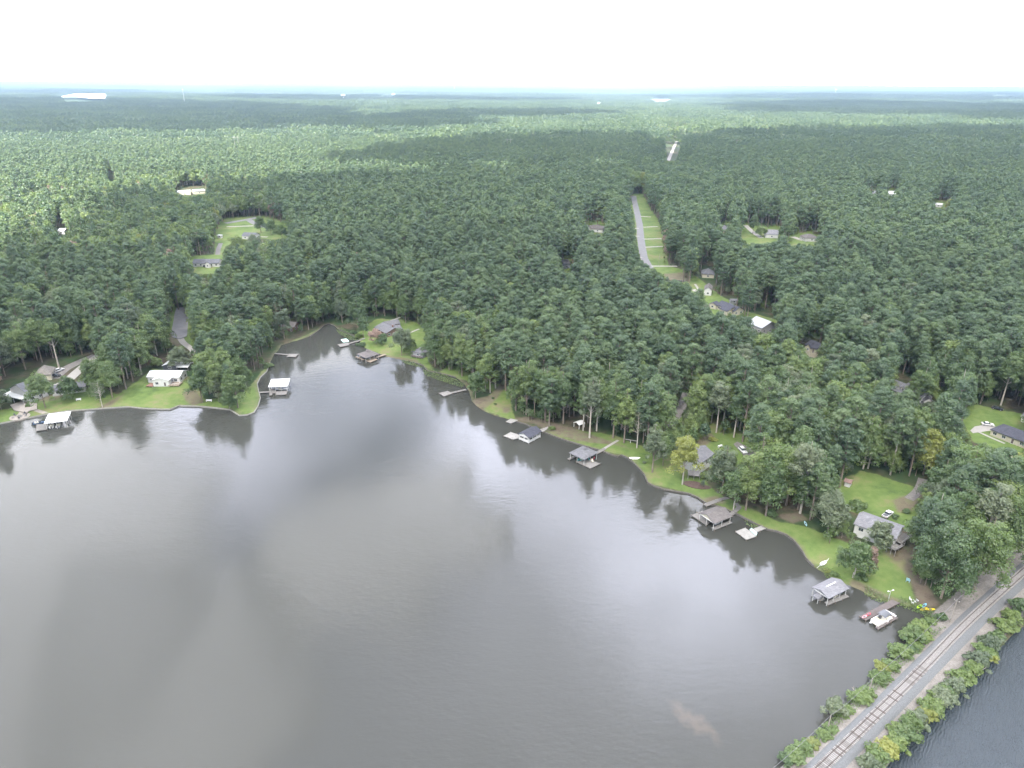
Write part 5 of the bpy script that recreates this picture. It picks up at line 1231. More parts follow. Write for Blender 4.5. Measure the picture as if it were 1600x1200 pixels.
for lb, a, b in (('white bench on the lawn right of the left patio', (119,626.3),(127,625.3)), ('white bench with red cushions under the shore trees of the west lawn', (322,627.5),(331,627.3))):
    A, B = at_px(a), at_px(b); t = thing('bench', lb, 'bench', (A + B) / 2, math.atan2(B[1]-A[1], B[0]-A[0])); L_ = np.linalg.norm((B-A)[:2]) / 2
    m = MB(); m.box(-L_, L_, -.3, .3, .42, .5); m.build('seat', M['c_white'], t); m = MB(); m.box(-L_, L_, .3, .37, .5, 1.0); m.build('backrest', M['c_white'], t)
    for x in (-L_ + .2, L_ - .2): m = MB(); m.box(x-.06, x+.06, -.28, .28, 0, .418); m.build('leg', M['c_white'], t)
c = at_px((992,716)); m = MB(); m.prism([(2.1*math.cos(a)*(1+.25*math.sin(3*a)), 1.1*math.sin(a)*(1+.2*math.cos(2*a))) for a in np.linspace(0,6.28,25)[:-1]], -.2, .09); o = m.build('sand_patch', simple('white_sand', (.72,.70,.64), .95, .1, 2)); o.location = c; tag(o, kind='structure')
t = thing('hammock_frame', 'long grey timber rack standing under the trees behind the shore lawn', 'rack', at_px((985,692)), -.35); m = MB(); m.bar((-3.2,0,1.4),(3.2,0,1.4),.3,.2); m.build('rail', M['greypost'], t)
for x in (-3, 0, 3): m = MB(); m.cbox(x, 0, .2, .2, 0, 1.298); m.build('post', M['post'], t)
m = MB(); A, B = at_px((1056,441)), at_px((1069,441)); t = thing('planter_fence', 'short dark fence panel with clipped shrubs on the grass beside the road', 'fence', (A+B)/2, math.atan2(B[1]-A[1],B[0]-A[0])); L_ = np.linalg.norm((B-A)[:2]) / 2
m.box(-L_, L_, -.08, .08, 0, 1.6); m.build('panel', M['c_char'], t)
for x in np.linspace(-L_, L_, 5): m = MB(); m.cbox(x, 0, .2, .22, 0, 1.9); m.build('post', M['greypost'], t)
# fallen trunks and stumps on the bank
for lb, a, b, r_ in (('bleached stump at the water edge below the dead topped tree', (1333,901),(1334,894), .3), ('fallen grey trunk reaching out of the shrubs over the lake', (1338,1083),(1331,1074), .12), ('thin dead branch leaning over the water from the lowest shrubs', (1268,1160),(1262,1152), .1), ('grey dead branch hanging over the pond from the right hand shrubs', (1498,1078),(1511,1070), .1), ('pale leaning dead branch over the pond beside the biggest right hand shrub', (1526,1052),(1541,1043), .12)):
    A, B = gp(*a, .8), gp(*b, 2.0); m = MB(); m.tube(A - (B - A) * .3, B, r_, r_ * .4); m.tube(A + (B - A) * .6, B + np.array([.5, .2, .3]), r_ * .4, r_ * .15); tag(m.build('dead_branch', M['palebark']), lb, 'branch')

# ------------------------------------------------------------------ railway
TRs = [TR[0]]
for a, b in zip(TR[:-1], TR[1:]):
    k = max(1, int(np.linalg.norm(b - a) / 2)); TRs += [a + (b - a) * j / k for j in range(1, k + 1)]
TRs = np.array(TRs)
for _ in range(40): TRs[1:-1] = .25 * TRs[:-2] + .5 * TRs[1:-1] + .25 * TRs[2:]
Tt = np.gradient(TRs, axis=0); Tt /= np.linalg.norm(Tt, axis=1)[:, None]; Tn = np.c_[-Tt[:, 1], Tt[:, 0]]
def sweep(name, prof, m, parent=None, kind=None, org=(0,0,0)):
    k = len(prof); P_ = np.concatenate([np.c_[TRs + Tn * o_, np.full(len(TRs), z_)] for o_, z_ in prof]) - np.array(org)
    n = len(TRs); i = np.arange(n - 1); Fq = np.concatenate([np.stack([a * n + i, a * n + i + 1, (a + 1) * n + i + 1, (a + 1) * n + i], 1) for a in range(k - 1)])
    return tag(link(bpy.data.objects.new(name, mesh_np(name, P_, Fq[:, ::-1], [M[m]])), parent), kind=kind)
sweep('ballast_bed', [(3.5,.75),(2.7,1.25),(1.9,1.63),(1.3,1.66),(-1.3,1.66),(-1.9,1.63),(-2.9,1.25),(-3.9,.75)], 'ballast', kind='structure')
torg = TRs[len(TRs)//2]; torg = np.array([torg[0], torg[1], 1.66]); t = thing('railway_track', 'single railway track with rusty rails and bleached sleepers on the causeway', 'railway track', torg)
for s in (-.755, .755): sweep('rail', [(s-.075,1.80),(s-.03,1.82),(s-.04,1.97),(s+.04,1.97),(s+.03,1.82),(s+.075,1.80)], 'rail', t, org=torg)
cum = np.concatenate([[0], np.cumsum(np.linalg.norm(np.diff(TRs, axis=0), axis=1))]); tot = cum[-1]; ties = []
s = 0
while s < tot:
    x = np.interp(s, cum, TRs[:, 0]); y = np.interp(s, cum, TRs[:, 1]); ties.append((x, y, math.atan2(np.interp(s, cum, Tt[:, 1]), np.interp(s, cum, Tt[:, 0])))); s += .56
pj = proj([[a, b, 1.8] for a, b, _ in ties]); vis = [i for i in range(len(ties)) if -20 < pj[i, 0] < 1620 and -20 < pj[i, 1] < 1215 and (np.array(ties[i][:2]) @ np.array([0, 1])) > 0]
vis.sort(key=lambda i: pj[i, 2]); top100 = set(vis[:100])
tie_me = []; M['tie1'] = simple('grey_sleeper', (.18, .165, .155), .9, .4, 2.2); M['tie2'] = simple('dark_sleeper', (.12, .10, .09), .9, .4, 2.2)
for k in range(3): m = MB(); m.box(-.12 - .01*k, .12, -1.32 + .03*k, 1.32 - .02*k, -.08, .12); me = bpy.data.meshes.new('sleeper'); me.from_pydata(m.v, [], m.f); me.materials.append(M['tie' if k == 0 else 'tie%d' % k]); tie_me.append(me)
mr = MB()
for i, (x, y, a) in enumerate(ties):
    a2 = a + random.uniform(-.02, .02)
    if i in top100: o = bpy.data.objects.new('sleeper', random.choice([tie_me[0]] * 6 + [tie_me[1]] * 3 + [tie_me[2]])); link(o, t); o.location = (x - torg[0], y - torg[1], .02); o.rotation_euler = (0, 0, a2)
    else:
        ca, sa = math.cos(a2), math.sin(a2); mr.add([(x-torg[0]+ca*u_-sa*v_, y-torg[1]+sa*u_+ca*v_, z_) for z_ in (-.06, .14) for u_, v_ in ((-.12,-1.3),(.12,-1.3),(.12,1.3),(-.12,1.3))], [(0,3,2,1),(4,5,6,7),(0,1,5,4),(1,2,6,5),(2,3,7,6),(3,0,4,7)])
tag(mr.build('sleepers', M['tie'], t), kind='stuff')

# ------------------------------------------------------------------ single trees
LM = [('the left white house', (30,610)), ('the white metal roofed house', (255,592)), ('the white van drive', (120,590)), ('the cul de sac', (282,515)), ('the grassy point', (385,635)), ('the mid lake boathouse', (430,590)), ('the T shaped dock', (430,550)), ('the cove mouth', (500,510)),
 ('the grey roofed cove house', (600,510)), ('the cove lawn', (640,545)), ('the open weathered dock', (720,600)), ('the small shore lawn', (765,630)), ('the dark roofed boathouse', (840,665)), ('the square roofed boathouse', (925,690)), ('the long shore lawn', (975,700)), ('the gravel track', (1055,640)), ('the grey shore house', (1100,710)),
 ('the white suv', (1160,700)), ('the cream gabled boathouse', (1150,780)), ('the square grey dock', (1200,800)), ('the pink roofed shed', (1320,745)), ('the big east lawn', (1375,750)), ('the long weathered house', (1375,830)), ('the kayaks', (1440,930)), ('the railway bend', (1530,900)), ('the track end lane', (1440,760)), ('the cream ranch house', (1560,690)), ('the white sedan', (1530,655)),
 ('the dormer house', (1410,605)), ('the cream gabled house', (1268,540)), ('the pale metal roof', (1185,505)), ('the dark gabled roofs', (1135,480)), ('the road verge', (1050,425)), ('the ridge of pines above the shore', (900,560)), ('the wood left of the estate', (60,520)), ('the wood above the west lawn', (190,500)), ('the wood right of the cove', (760,520)), ('the central pines', (1000,520)), ('the pines above the gravel track', (1120,580)), ('the wood above the square dock', (1230,700)), ('the dark wood behind the big lawn', (1380,700)), ('the wood behind the dormer house', (1480,560)), ('the wood by the right edge', (1570,760)), ('the wood beside the railway', (1500,860)), ('the slope above the long house', (1480,780)), ('the wood between shore house and dock', (1180,750))]
LMW = np.array([gt(*p)[:2] for _, p in LM])
SEEN_L = {}
def tree_label(pt, kind, scl_, hh):
    d = np.linalg.norm(LMW - pt[:2], axis=1); i = int(np.argmin(d)); v = pt[:2] - LMW[i]; nm = LM[i][0]
    rel = ('behind ' if v[1] > 0 else 'in front of ') if abs(v[1]) > abs(v[0]) else ('right of ' if v[0] > 0 else 'left of ')
    sz = 'tall' if scl_ > 1.03 else ('small' if scl_ < .84 else 'medium')
    near = '' if d[i] < 18 else ('well ' if d[i] > 40 else '')
    return '%s %s %s%s%s' % (sz, {'pine': 'dark pine', 'oak': 'leafy tree', 'grey': 'greyish leafy tree', 'lime': 'bright green tree', 'tall': 'high crowned tree'}[kind], near, rel, nm)
def put_tree(name, cat, meshes, loc, rz, s, label, group=None):
    t = thing(name, label, cat, loc, rz, group); t.scale = (s[0], s[0], s[1]) if isinstance(s, tuple) else (s, s, s)
    for nm_, me_ in (('trunk', meshes[0]), ('crown', meshes[1])): link(bpy.data.objects.new(nm_, me_), t)
    return t
lab = []
for p, z, b, s, pb in SINGLE:
    i = int(rng.integers(0, NV)); k = 'pine' if not b else ('oak', 'oak', 'grey', 'oak', 'lime', 'oak')[i]
    ms = PM[i] if not b else OM[i]
    if b and rng.uniform() < .2: j = int(rng.integers(0, 3)); ms = TM[j]; k = 'tall'
    lab.append((tree_label(p, k, s, 0), p, z, b, s, ms))
from collections import Counter
cn = Counter(l[0] for l in lab)
ORD = 'first second third fourth fifth sixth seventh eighth ninth tenth eleventh twelfth thirteenth fourteenth fifteenth sixteenth seventeenth eighteenth nineteenth twentieth twentyfirst twentysecond twentythird twentyfourth twentyfifth twentysixth twentyseventh'.split()
lab.sort(key=lambda l: (l[0], proj([[l[1][0], l[1][1], l[2]]])[0][0]))
seen = Counter()
for l, p, z, b, s, ms in lab:
    k = seen[l]; seen[l] += 1; n_ = cn[l]; grp_ = None; txt = l
    if n_ > 1:
        sz_, rest_ = l.split(' ', 1)
        grp_ = l.replace('pine', 'pines', 1) if 'pine' in l else l.replace('tree', 'trees', 1)
        txt = ('left ' if k == 0 else 'right ') + l if n_ == 2 else ('leftmost ' + l if k == 0 else ('rightmost ' + l if k == n_ - 1 else '%s ' % ORD[k] + 'from left, ' + l))
    put_tree('broadleaf_tree' if b else 'pine_tree', 'tree' if b else 'pine tree', ms, (p[0], p[1], z - .1), rng.uniform(0, 6.28), (s * rng.uniform(1.02, 1.2), s), txt, grp_)
# trees that stand out
sp_cache = {}
def special(label, base, top_y, Rr, kind='oak', leaf='oak', bark='bark', seed=1, name='broadleaf_tree', cat='tree'):
    c = gt(*base); 
    # height from the crown top's row in the photograph
    lo, hi = 2., 45.
    for _ in range(30):
        mid = (lo + hi) / 2
        if proj([[c[0], c[1], c[2] + mid]])[0][1] > top_y: lo = mid
        else: hi = mid
    Hh = (lo + hi) / 2
    ms = tree_meshes(kind, 900 + seed, leaf, bark, 0, Hh, Rr)
    return put_tree(name, cat, ms, (c[0], c[1], c[2] - .1), 0, 1.0, label)
SPEC = [
 ('big yellow green tree standing alone in its mulch bed on the shore lawn', (1066,757), 676, 6.6, 'oak', 'yellow', 'palebark'),
 ('bushy green tree left of the yellow shore tree with its trunk on the lawn', (1019,738), 657, 4.6, 'oak', 'grey', 'bark'),
 ('bright yellow tree in the wood behind the big east lawn', (1442,742), 664, 7.2, 'oak', 'yellow', 'bark'),
 ('pale yellow green tree with a white trunk on the left estate', (92,574), 494, 5.0, 'tall', 'lime', 'palebark'),
 ('dark conifer like tree in front of the left white house', (71,637), 578, 6.6, 'oak', 'oak', 'bark'),
 ('second dark tree in front of the long grey garage wing', (112,623), 588, 5.4, 'oak', 'oak', 'bark'),
 ('bare grey branched tree at the water corner between the two west lawns', (160,636), 594, 4.6, 'snag', 'grey', 'palebark'),
 ('leafy tree at the left edge of the picture beside the seawall', (2,640), 604, 4.6, 'oak', 'grey', 'bark'),
 ('wide green tree at the edge of the west lawn beside the bare grey tree', (176,622), 560, 7.0, 'oak', 'oak', 'bark'),
 ('green tree behind the bare grey tree on the west shore', (150,618), 556, 6.0, 'oak', 'lime', 'bark'),
 ('spreading tree shading the dark outbuilding behind the white metal roof', (282,577), 541, 6.6, 'oak', 'grey', 'bark'),
 ('small yellowish tree left of the dark outbuilding', (246,573), 559, 3.4, 'oak', 'lime', 'bark'),
 ('tree between the west lawn and the grassy point, trunk on the lawn', (316,629), 565, 6.6, 'oak', 'oak', 'bark'),
 ('tall tree on the grassy point with its trunk at the seawall', (372,637), 560, 6.4, 'oak', 'lime', 'bark'),
 ('shorter leafy tree leaning over the seawall of the grassy point', (359,640), 610, 4.6, 'oak', 'oak', 'bark'),
 ('tree in the middle of the grassy point behind the seawall trees', (345,626), 560, 6.4, 'oak', 'oak', 'bark'),
 ('large round tree on the cove lawn in front of the grey roofed house', (628,556), 511, 7.4, 'oak', 'grey', 'bark'),
 ('dark full tree in front of the blue grey hipped house', (643,553), 528, 4.4, 'oak', 'oak', 'bark'),
 ('reddish faded tree on the cove bank left of the bright lawn', (588,537), 513, 4.8, 'oak', 'rose', 'bark'),
 ('green tree beside the reddish faded one on the cove bank', (597,538), 520, 3.6, 'oak', 'oak', 'bark'),
 ('dark narrow tree at the head of the cove dock', (568,528), 492, 3.6, 'oak', 'oak', 'bark'),
 ('broad dark tree above the pale green swim mat', (560,517), 463, 7.6, 'oak', 'oak', 'bark'),
 ('bushy tree with dense low crown beside the open weathered dock', (743,622), 575, 4.6, 'oak', 'oak', 'bark'),
 ('tree with a white trunk behind the small shore lawn', (766,614), 548, 5.0, 'oak', 'lime', 'palebark'),
 ('very tall pine with a bare trunk rising beside the gravel track', (1011,668), 573, 5.6, 'pine', 'pine', 'bark'),
 ('dead grey tree with bare branches behind the long shore lawn', (995,700), 636, 4.2, 'snag', 'grey', 'palebark'),
 ('grey leaved pine like tree with a pale trunk behind the square roofed boathouse', (921,684), 584, 4.8, 'tall', 'grey', 'palebark'),
 ('tree whose bright trunk stands on the shore lawn left of the square roofed boathouse', (911,673), 598, 4.6, 'tall', 'oak', 'palebark'),
 ('tall tree with a long pale leaning trunk above the square grey dock', (1250,802), 683, 6.0, 'tall', 'grey', 'palebark'),
 ('pine with a pale bare trunk at the top of the big east lawn', (1391,742), 640, 5.0, 'pine', 'pine', 'palebark'),
 ('tall thin trunked pine at the left end of the big east lawn', (1309,722), 640, 5.2, 'pine', 'pine', 'palebark'),
 ('pine with a bright trunk between the white suv and the wood', (1175,678), 604, 4.6, 'pine', 'pine', 'palebark'),
 ('round crowned tree hiding the end of the house with dormers', (1442,628), 579, 6.6, 'oak', 'oak', 'bark'),
 ('tall pine with a long pale leaning trunk right of the dormer house', (1483,614), 545, 5.2, 'pine', 'pine', 'palebark'),
 ('rose coloured faded tree in the wood above the white suv', (1305,690), 622, 5.6, 'oak', 'rose', 'bark'),
 ('dense dark tree in front of the white suv and the lawn behind the shore house', (1090,668), 618, 6.2, 'oak', 'oak', 'bark'),
 ('small dark cone shaped evergreen on the grass behind the grey shore house', (1098,691), 662, 2.4, 'pine', 'pine', 'bark'),
 ('leafy tree at the corner of the cream gabled boathouse walkway', (1146,796), 730, 6.0, 'oak', 'oak', 'palebark'),
 ('wide grey green tree between the dock bank and the long weathered house', (1292,836), 762, 6.6, 'oak', 'grey', 'bark'),
 ('tree standing in front of the silvery roof of the long weathered house', (1370,866), 812, 4.4, 'oak', 'grey', 'bark'),
 ('ivy covered dead topped tree on the bank below the long weathered house', (1334,903), 842, 5.6, 'oak', 'oak', 'palebark'),
 ('reddish topped bushy tree beside the ivy covered one on the bank', (1352,893), 850, 3.2, 'oak', 'rose', 'palebark'),
 ('huge spreading tree filling the corner between the kayaks and the railway', (1470,935), 818, 9.5, 'oak', 'oak', 'bark'),
 ('large tree beside the railway bend right of the huge spreading one', (1520,925), 800, 9.0, 'oak', 'lime', 'bark'),
 ('leafy tree right of the corner deck of the long weathered house', (1450,880), 790, 7.5, 'oak', 'lime', 'bark'),
 ('tall leafy tree above the railway at the right edge', (1572,880), 770, 8.0, 'oak', 'oak', 'bark'),
 ('bright green tree above the lane at the top of the big east lawn', (1500,800), 697, 6.8, 'oak', 'lime', 'bark'),
 ('dark tree in the lower left corner of the wood behind the kayaks', (1445,915), 862, 5.0, 'oak', 'oak', 'bark'),
 ('dense tree standing over the brown bank left of the square grey dock path', (1165,797), 700, 6.6, 'oak', 'oak', 'bark'),
 ('leafy tree with low branches at the bank directly above the square grey dock', (1196,806), 716, 6.4, 'oak', 'oak', 'bark'),
 ('broad crowned tree between the shore house deck and the bent walkway', (1128,770), 690, 6.8, 'oak', 'grey', 'bark'),
 ('full green tree behind the leaning pale trunk tree above the square dock', (1228,790), 694, 7.0, 'oak', 'oak', 'bark'),
 ('tree with brighter leaves behind the dense bank tree above the square dock', (1182,776), 678, 6.6, 'oak', 'lime', 'bark'),
 ('leafy tree at the wood edge directly above the gabled boathouse walkway end', (852,660), 566, 6.2, 'oak', 'oak', 'bark'),
 ('low branched tree at the wood edge right of the dark roofed boathouse', (880,662), 574, 6.0, 'oak', 'oak', 'bark'),
 ('full crowned tree behind the path end of the square roofed dock', (958,684), 590, 6.2, 'oak', 'oak', 'bark'),
 ('green tree between the dock path and the dead grey tree', (975,692), 604, 5.6, 'oak', 'lime', 'bark'),
 ('tree filling the wood edge right of the dead grey tree', (1036,697), 606, 6.4, 'oak', 'oak', 'bark'),
 ('leafy tree behind the little pale dock and its red mulch bank', (822,648), 556, 6.4, 'oak', 'oak', 'bark'),
 ('bushy tree with foliage to the ground at the right side of the small shore lawn', (806,642), 566, 5.0, 'oak', 'oak', 'bark'),
 ('tree with low foliage behind the open weathered dock bank', (722,588), 520, 6.0, 'oak', 'oak', 'bark'),
 ('dark leafy tree at the bank above the water weeds right of the cove', (680,574), 500, 7.0, 'oak', 'oak', 'bark'),
 ('leafy tree rising behind the tan roofed house on the left', (40,578), 500, 7.0, 'oak', 'oak', 'bark'),
 ('bushy tree left of the bright tree with the white trunk', (66,566), 492, 6.6, 'oak', 'oak', 'bark'),
 ('leafy tree behind the left white house at the picture edge', (8,588), 508, 6.6, 'oak', 'grey', 'bark'),
 ('left one of the two round trees beside the curving street in the clearing', (408,364), 335, 6.6, 'oak', 'oak', 'bark'),
 ('right one of the two round trees beside the curving street in the clearing', (424,367), 342, 7.0, 'oak', 'oak', 'bark'),
 ('big dark tree in front of the clearing below the curving street', (373,395), 366, 9.0, 'oak', 'oak', 'bark'),
 ('wide tree at the right end of the clearing below the two round trees', (441,375), 350, 7.5, 'oak', 'oak', 'bark'),
 ('low wide tree right of the big dark tree in front of the clearing', (398,392), 364, 8.0, 'oak', 'grey', 'bark'),
 ('pine standing alone left of the light grey roof on the far right estate', (1176,366), 337, 6.2, 'pine', 'pine', 'bark'),
 ('round dark tree left of the light grey roof on the far right estate', (1188,370), 353, 6.4, 'oak', 'oak', 'bark'),
 ('round dark tree right of the light grey roof on the far right estate', (1226,375), 352, 8.2, 'oak', 'oak', 'bark'),
 ('pale green clump of trees catching the sun at the far end of the road', (988,303), 262, 14, 'oak', 'lime', 'bark'),
 ('second sunlit tree at the far end of the road', (1004,302), 266, 11, 'oak', 'yellow', 'bark'),
 ('yellowing tree in the dark wood by the right edge', (1538,478), 425, 6.5, 'tall', 'yellow', 'bark'),
 ('tall light green tree left of the yellowing one in the right hand wood', (1576,470), 418, 7.5, 'tall', 'lime', 'bark'),
 ('single yellow topped tree in the dark right hand wood', (1512,545), 505, 5, 'oak', 'yellow', 'bark'),
]
for i, s_ in enumerate(SPEC):
    lb, base, ty, Rr, kd, lf, bk = s_
    special(lb, base, ty, Rr, kd, lf, bk, i, 'pine_tree' if kd == 'pine' else ('dead_tree' if kd == 'snag' else 'broadleaf_tree'), 'pine tree' if kd == 'pine' else 'tree')

# ------------------------------------------------------------------ shrubs
BM = {k: [tree_meshes('bush', 700 + i + 10 * j, k, 'bark', 0, 3.2, 2.6) for i in range(3)] for j, k in enumerate(('oak', 'lime', 'grey', 'yellow'))}
def shrub(label, p, r_, leaf='oak', hs=1.0, i=0, group=None, zz=None):
    c = gt(*p) if zz is None else gp(*p, zz); t = thing('shrub', label, 'shrub', c, rng.uniform(0, 6.28), group); s = r_ / 2.6; t.scale = (s, s, s * hs * .82)
    ms = BM[leaf][i % 3]; link(bpy.data.objects.new('stem', ms[0]), t); link(bpy.data.objects.new('foliage', ms[1]), t)
for lb, p, r_, lf, hs in (('round yellow green bush behind the left end of the long weathered house', (1341,793), 3.4, 'lime', .8), ('small dark round bush beside the white pickup truck', (1398,809), 1.5, 'oak', 1), ('small dark round bush right of the pickup truck, farther out', (1417,801), 1.8, 'oak', .8),
  ('clipped dark bush on the small shore lawn', (770,623), 1.0, 'oak', .8), ('lower dark bush on the small shore lawn', (774,632), .9, 'oak', .8), ('row end bush between the tank and the white suv', (1142,700), .9, 'oak', .8), ('bush nearest the white suv on the grass', (1135,698), .8, 'oak', .8),
  ('low bush beside the yellow shore tree near the grey house', (1100,746), 2.2, 'lime', .9), ('dark shrub in the round mulch bed on the left patio', (44,636), 1.2, 'oak', 1.6), ('bush on the bank under the square roofed dock path', (862,671), 2.0, 'lime', .8), ('grey green bush on the lawn left of the bushy shore tree', (1007,724), 1.1, 'grey', .8),
  ('low flowering bush at the wood edge above the tank', (1113,688), 2.4, 'yellow', .6), ('bush beneath the left end wall of the long weathered house', (1330,838), 1.8, 'oak', .9), ('round bush at the foot of the dormer house lawn', (1452,640), 4.2, 'grey', 1.0), ('dark bush right of the dormer house lawn', (1495,640), 4.6, 'oak', 1.1),
  ('dark shrub clump on the cove bank behind the green mat', (560,527), 3.0, 'oak', .8), ('shrub on the cove bank left of the tan decked boathouse', (565,541), 3.2, 'oak', .8), ('dark waterside bush below the pale green swim mat bank', (551,521), 2.4, 'oak', .8), ('dark bushy shrub at the shore left of the T shaped dock', (419,574), 3.0, 'lime', 1.0), ('bush on the lawn in front of the long ranch house below the clearing', (346,414), 2.5, 'oak', .8),
  ('rounded shrub at the wood edge below the curved big lawn', (1312,795), 3.0, 'oak', .9), ('bush under the tree by the square grey dock', (1205,806), 2.8, 'oak', .9), ('yellowish shrub on the bank in front of the sailing dinghy', (1292,893), 1.4, 'yellow', .7), ('low green shrub on the bank right of the sailing dinghy', (1303,898), 1.8, 'lime', .5),
  ('bushy shrub under the ivy covered tree', (1345,905), 2.4, 'oak', .9), ('shrub beside the utility pole above the railway', (1470,968), 2.2, 'oak', .9), ('shrub at the kayak end of the railway bank', (1452,975), 2.6, 'lime', .8)):
    shrub(lb, p, r_, lf, hs, int(rng.integers(0, 3)))
nL = [(1425,998,3.6,'oak',1.0),(1437,985,3.0,'lime',.9),(1445,1000,2.4,'lime',.8),(1430,1012,2.2,'lime',.8),(1405,1022,3.4,'lime',.8),(1418,1018,2.4,'oak',.8),(1378,1046,2.4,'yellow',.8),(1390,1043,2.6,'lime',.8),(1372,1064,2.8,'lime',.8),(1383,1060,2.0,'lime',.8),(1355,1085,2.3,'lime',.8),(1345,1096,3.0,'lime',.7),(1335,1090,1.8,'oak',.7),(1325,1113,1.8,'lime',.7),(1303,1114,3.0,'grey',1.1),(1297,1142,1.9,'lime',.7),(1285,1152,2.0,'lime',.7),(1270,1164,2.0,'yellow',.6),(1255,1170,2.4,'lime',.7),(1240,1185,3.0,'oak',.8),(1228,1190,2.0,'oak',.9),(1318,1118,1.6,'lime',.6)]
for i, (x, y, r_, lf, hs) in enumerate(nL):
    shrub('%s shrub from the kayaks, lake side of the railway, %s, %s' % (ORD[i], 'large' if r_ > 2.7 else 'low', {'oak': 'dark green', 'lime': 'bright green', 'yellow': 'yellowish', 'grey': 'pale feathery'}[lf]), (x, y), r_ * 1.1, lf, hs, i, 'shrubs on the lake side of the railway', .6)
nR = [(1592,955,3.2,'oak',1.2),(1580,968,2.8,'lime',1.0),(1568,984,3.2,'lime',1.0),(1556,1000,2.6,'oak',.9),(1546,1010,3.0,'grey',1.0),(1536,1024,3.0,'lime',.9),(1528,1038,3.2,'grey',1.0),(1518,1048,2.6,'lime',.9),(1502,1066,3.0,'lime',1.0),(1492,1078,2.8,'grey',1.0),(1480,1082,2.2,'oak',.8),(1474,1096,3.2,'grey',.9),(1462,1092,2.2,'lime',.8),(1452,1112,3.2,'lime',1.0),(1444,1122,2.6,'yellow',1.0),(1432,1130,3.0,'grey',1.0),(1420,1140,3.0,'lime',1.1),(1412,1155,3.2,'oak',1.0),(1400,1150,2.6,'lime',.9),(1398,1170,2.8,'lime',1.0),(1384,1178,3.0,'yellow',1.1),(1372,1190,3.2,'lime',1.0),(1360,1198,3.0,'grey',1.0),(1545,1030,2.2,'yellow',.8),(1508,1055,2.0,'lime',.8)]
for i, (x, y, r_, lf, hs) in enumerate(nR):
    shrub('%s shrub from the right edge, pond side of the railway, %s, %s' % (ORD[i], 'large' if r_ > 2.9 else 'smaller', {'oak': 'dark green', 'lime': 'bright green', 'yellow': 'yellowish', 'grey': 'greyish'}[lf]), (x, y), r_ * 1.15, lf, hs, i + 1, 'shrubs on the pond side of the railway', .8)
# weeds, reeds and lily mats: nobody could count them
def weeds(name, polys, n, size, hgt, leaf, zf=None):
    Vq, Fq, Vr = [], [], []; o = 0
    for pl in polys:
        W_ = [gp(*p, 0)[:2] for p in pl]; wa = np.array(W_); lo, hi = wa.min(0), wa.max(0)
        area = abs(sum(wa[i - 1][0] * wa[i][1] - wa[i][0] * wa[i - 1][1] for i in range(len(wa)))) / 2
        Q2 = rng.uniform(lo, hi, (int(n * (hi - lo).prod()), 2)); Q2 = Q2[inside(Q2, W_)]
        z = np.maximum(height(Q2), 0) + .05
        k = len(Q2); c = np.c_[Q2, z + rng.uniform(0, hgt, k)]
        nn2 = rng.normal(size=(k, 3)) * .5 + np.array([0, 0, 1.]); nn2 /= np.linalg.norm(nn2, axis=1)[:, None]
        t_ = np.cross(nn2, rng.normal(size=(k, 3))); t_ /= np.linalg.norm(t_, axis=1)[:, None]; b_ = np.cross(nn2, t_); s_ = size * rng.uniform(.5, 1.4, k)[:, None]
        Vq.append(np.stack([c + t_ * s_, c + b_ * s_ * .7, c - t_ * s_, c - b_ * s_ * .7], 1).reshape(-1, 3)); Fq.append(np.arange(4 * k).reshape(-1, 4) + o); Vr.append(np.repeat(rng.uniform(0, 1, k), 4)); o += 4 * k
    tag(link(bpy.data.objects.new(name, mesh_np(name, np.concatenate(Vq), np.concatenate(Fq), [M[leaf]], attrs={'var': ('FLOAT', 'POINT', np.concatenate(Vr))}))), kind='stuff')
weeds('water_weeds', [[(524,514),(534,513),(548,522),(562,529),(560,532),(546,531),(530,522)],[(625,562),(640,563),(662,570),(664,576),(650,573),(632,568)],[(660,578),(672,578),(690,584),(712,592),(728,602),(722,606),(704,600),(684,594),(664,586)],[(1163,812),(1174,814),(1186,822),(1178,826),(1166,820)],[(1350,924),(1370,934),(1388,941),(1384,944),(1368,940),(1352,932)],[(1288,895),(1302,904),(1310,909),(1303,912),(1288,901)],[(1404,941),(1430,948),(1450,956),(1446,962),(1420,953),(1402,948)]], 9, .22, .25, 'oak')
weeds('bank_weeds', [[(1404,936),(1432,944),(1462,960),(1455,975),(1430,955),(1402,943)],[(1270,884),(1290,888),(1306,900),(1318,908),(1302,905),(1282,893)],[(1350,918),(1372,930),(1390,938),(1386,942),(1352,926)],[(1478,985),(1460,1000),(1430,1028),(1380,1075),(1340,1112),(1300,1148),(1250,1195),(1222,1200),(1270,1150),(1330,1092),(1390,1036),(1440,990)],[(1600,965),(1560,1005),(1500,1068),(1450,1120),(1400,1175),(1375,1200),(1362,1200),(1400,1158),(1450,1098),(1500,1050),(1560,985)]], 16, .17, 1.1, 'lime')

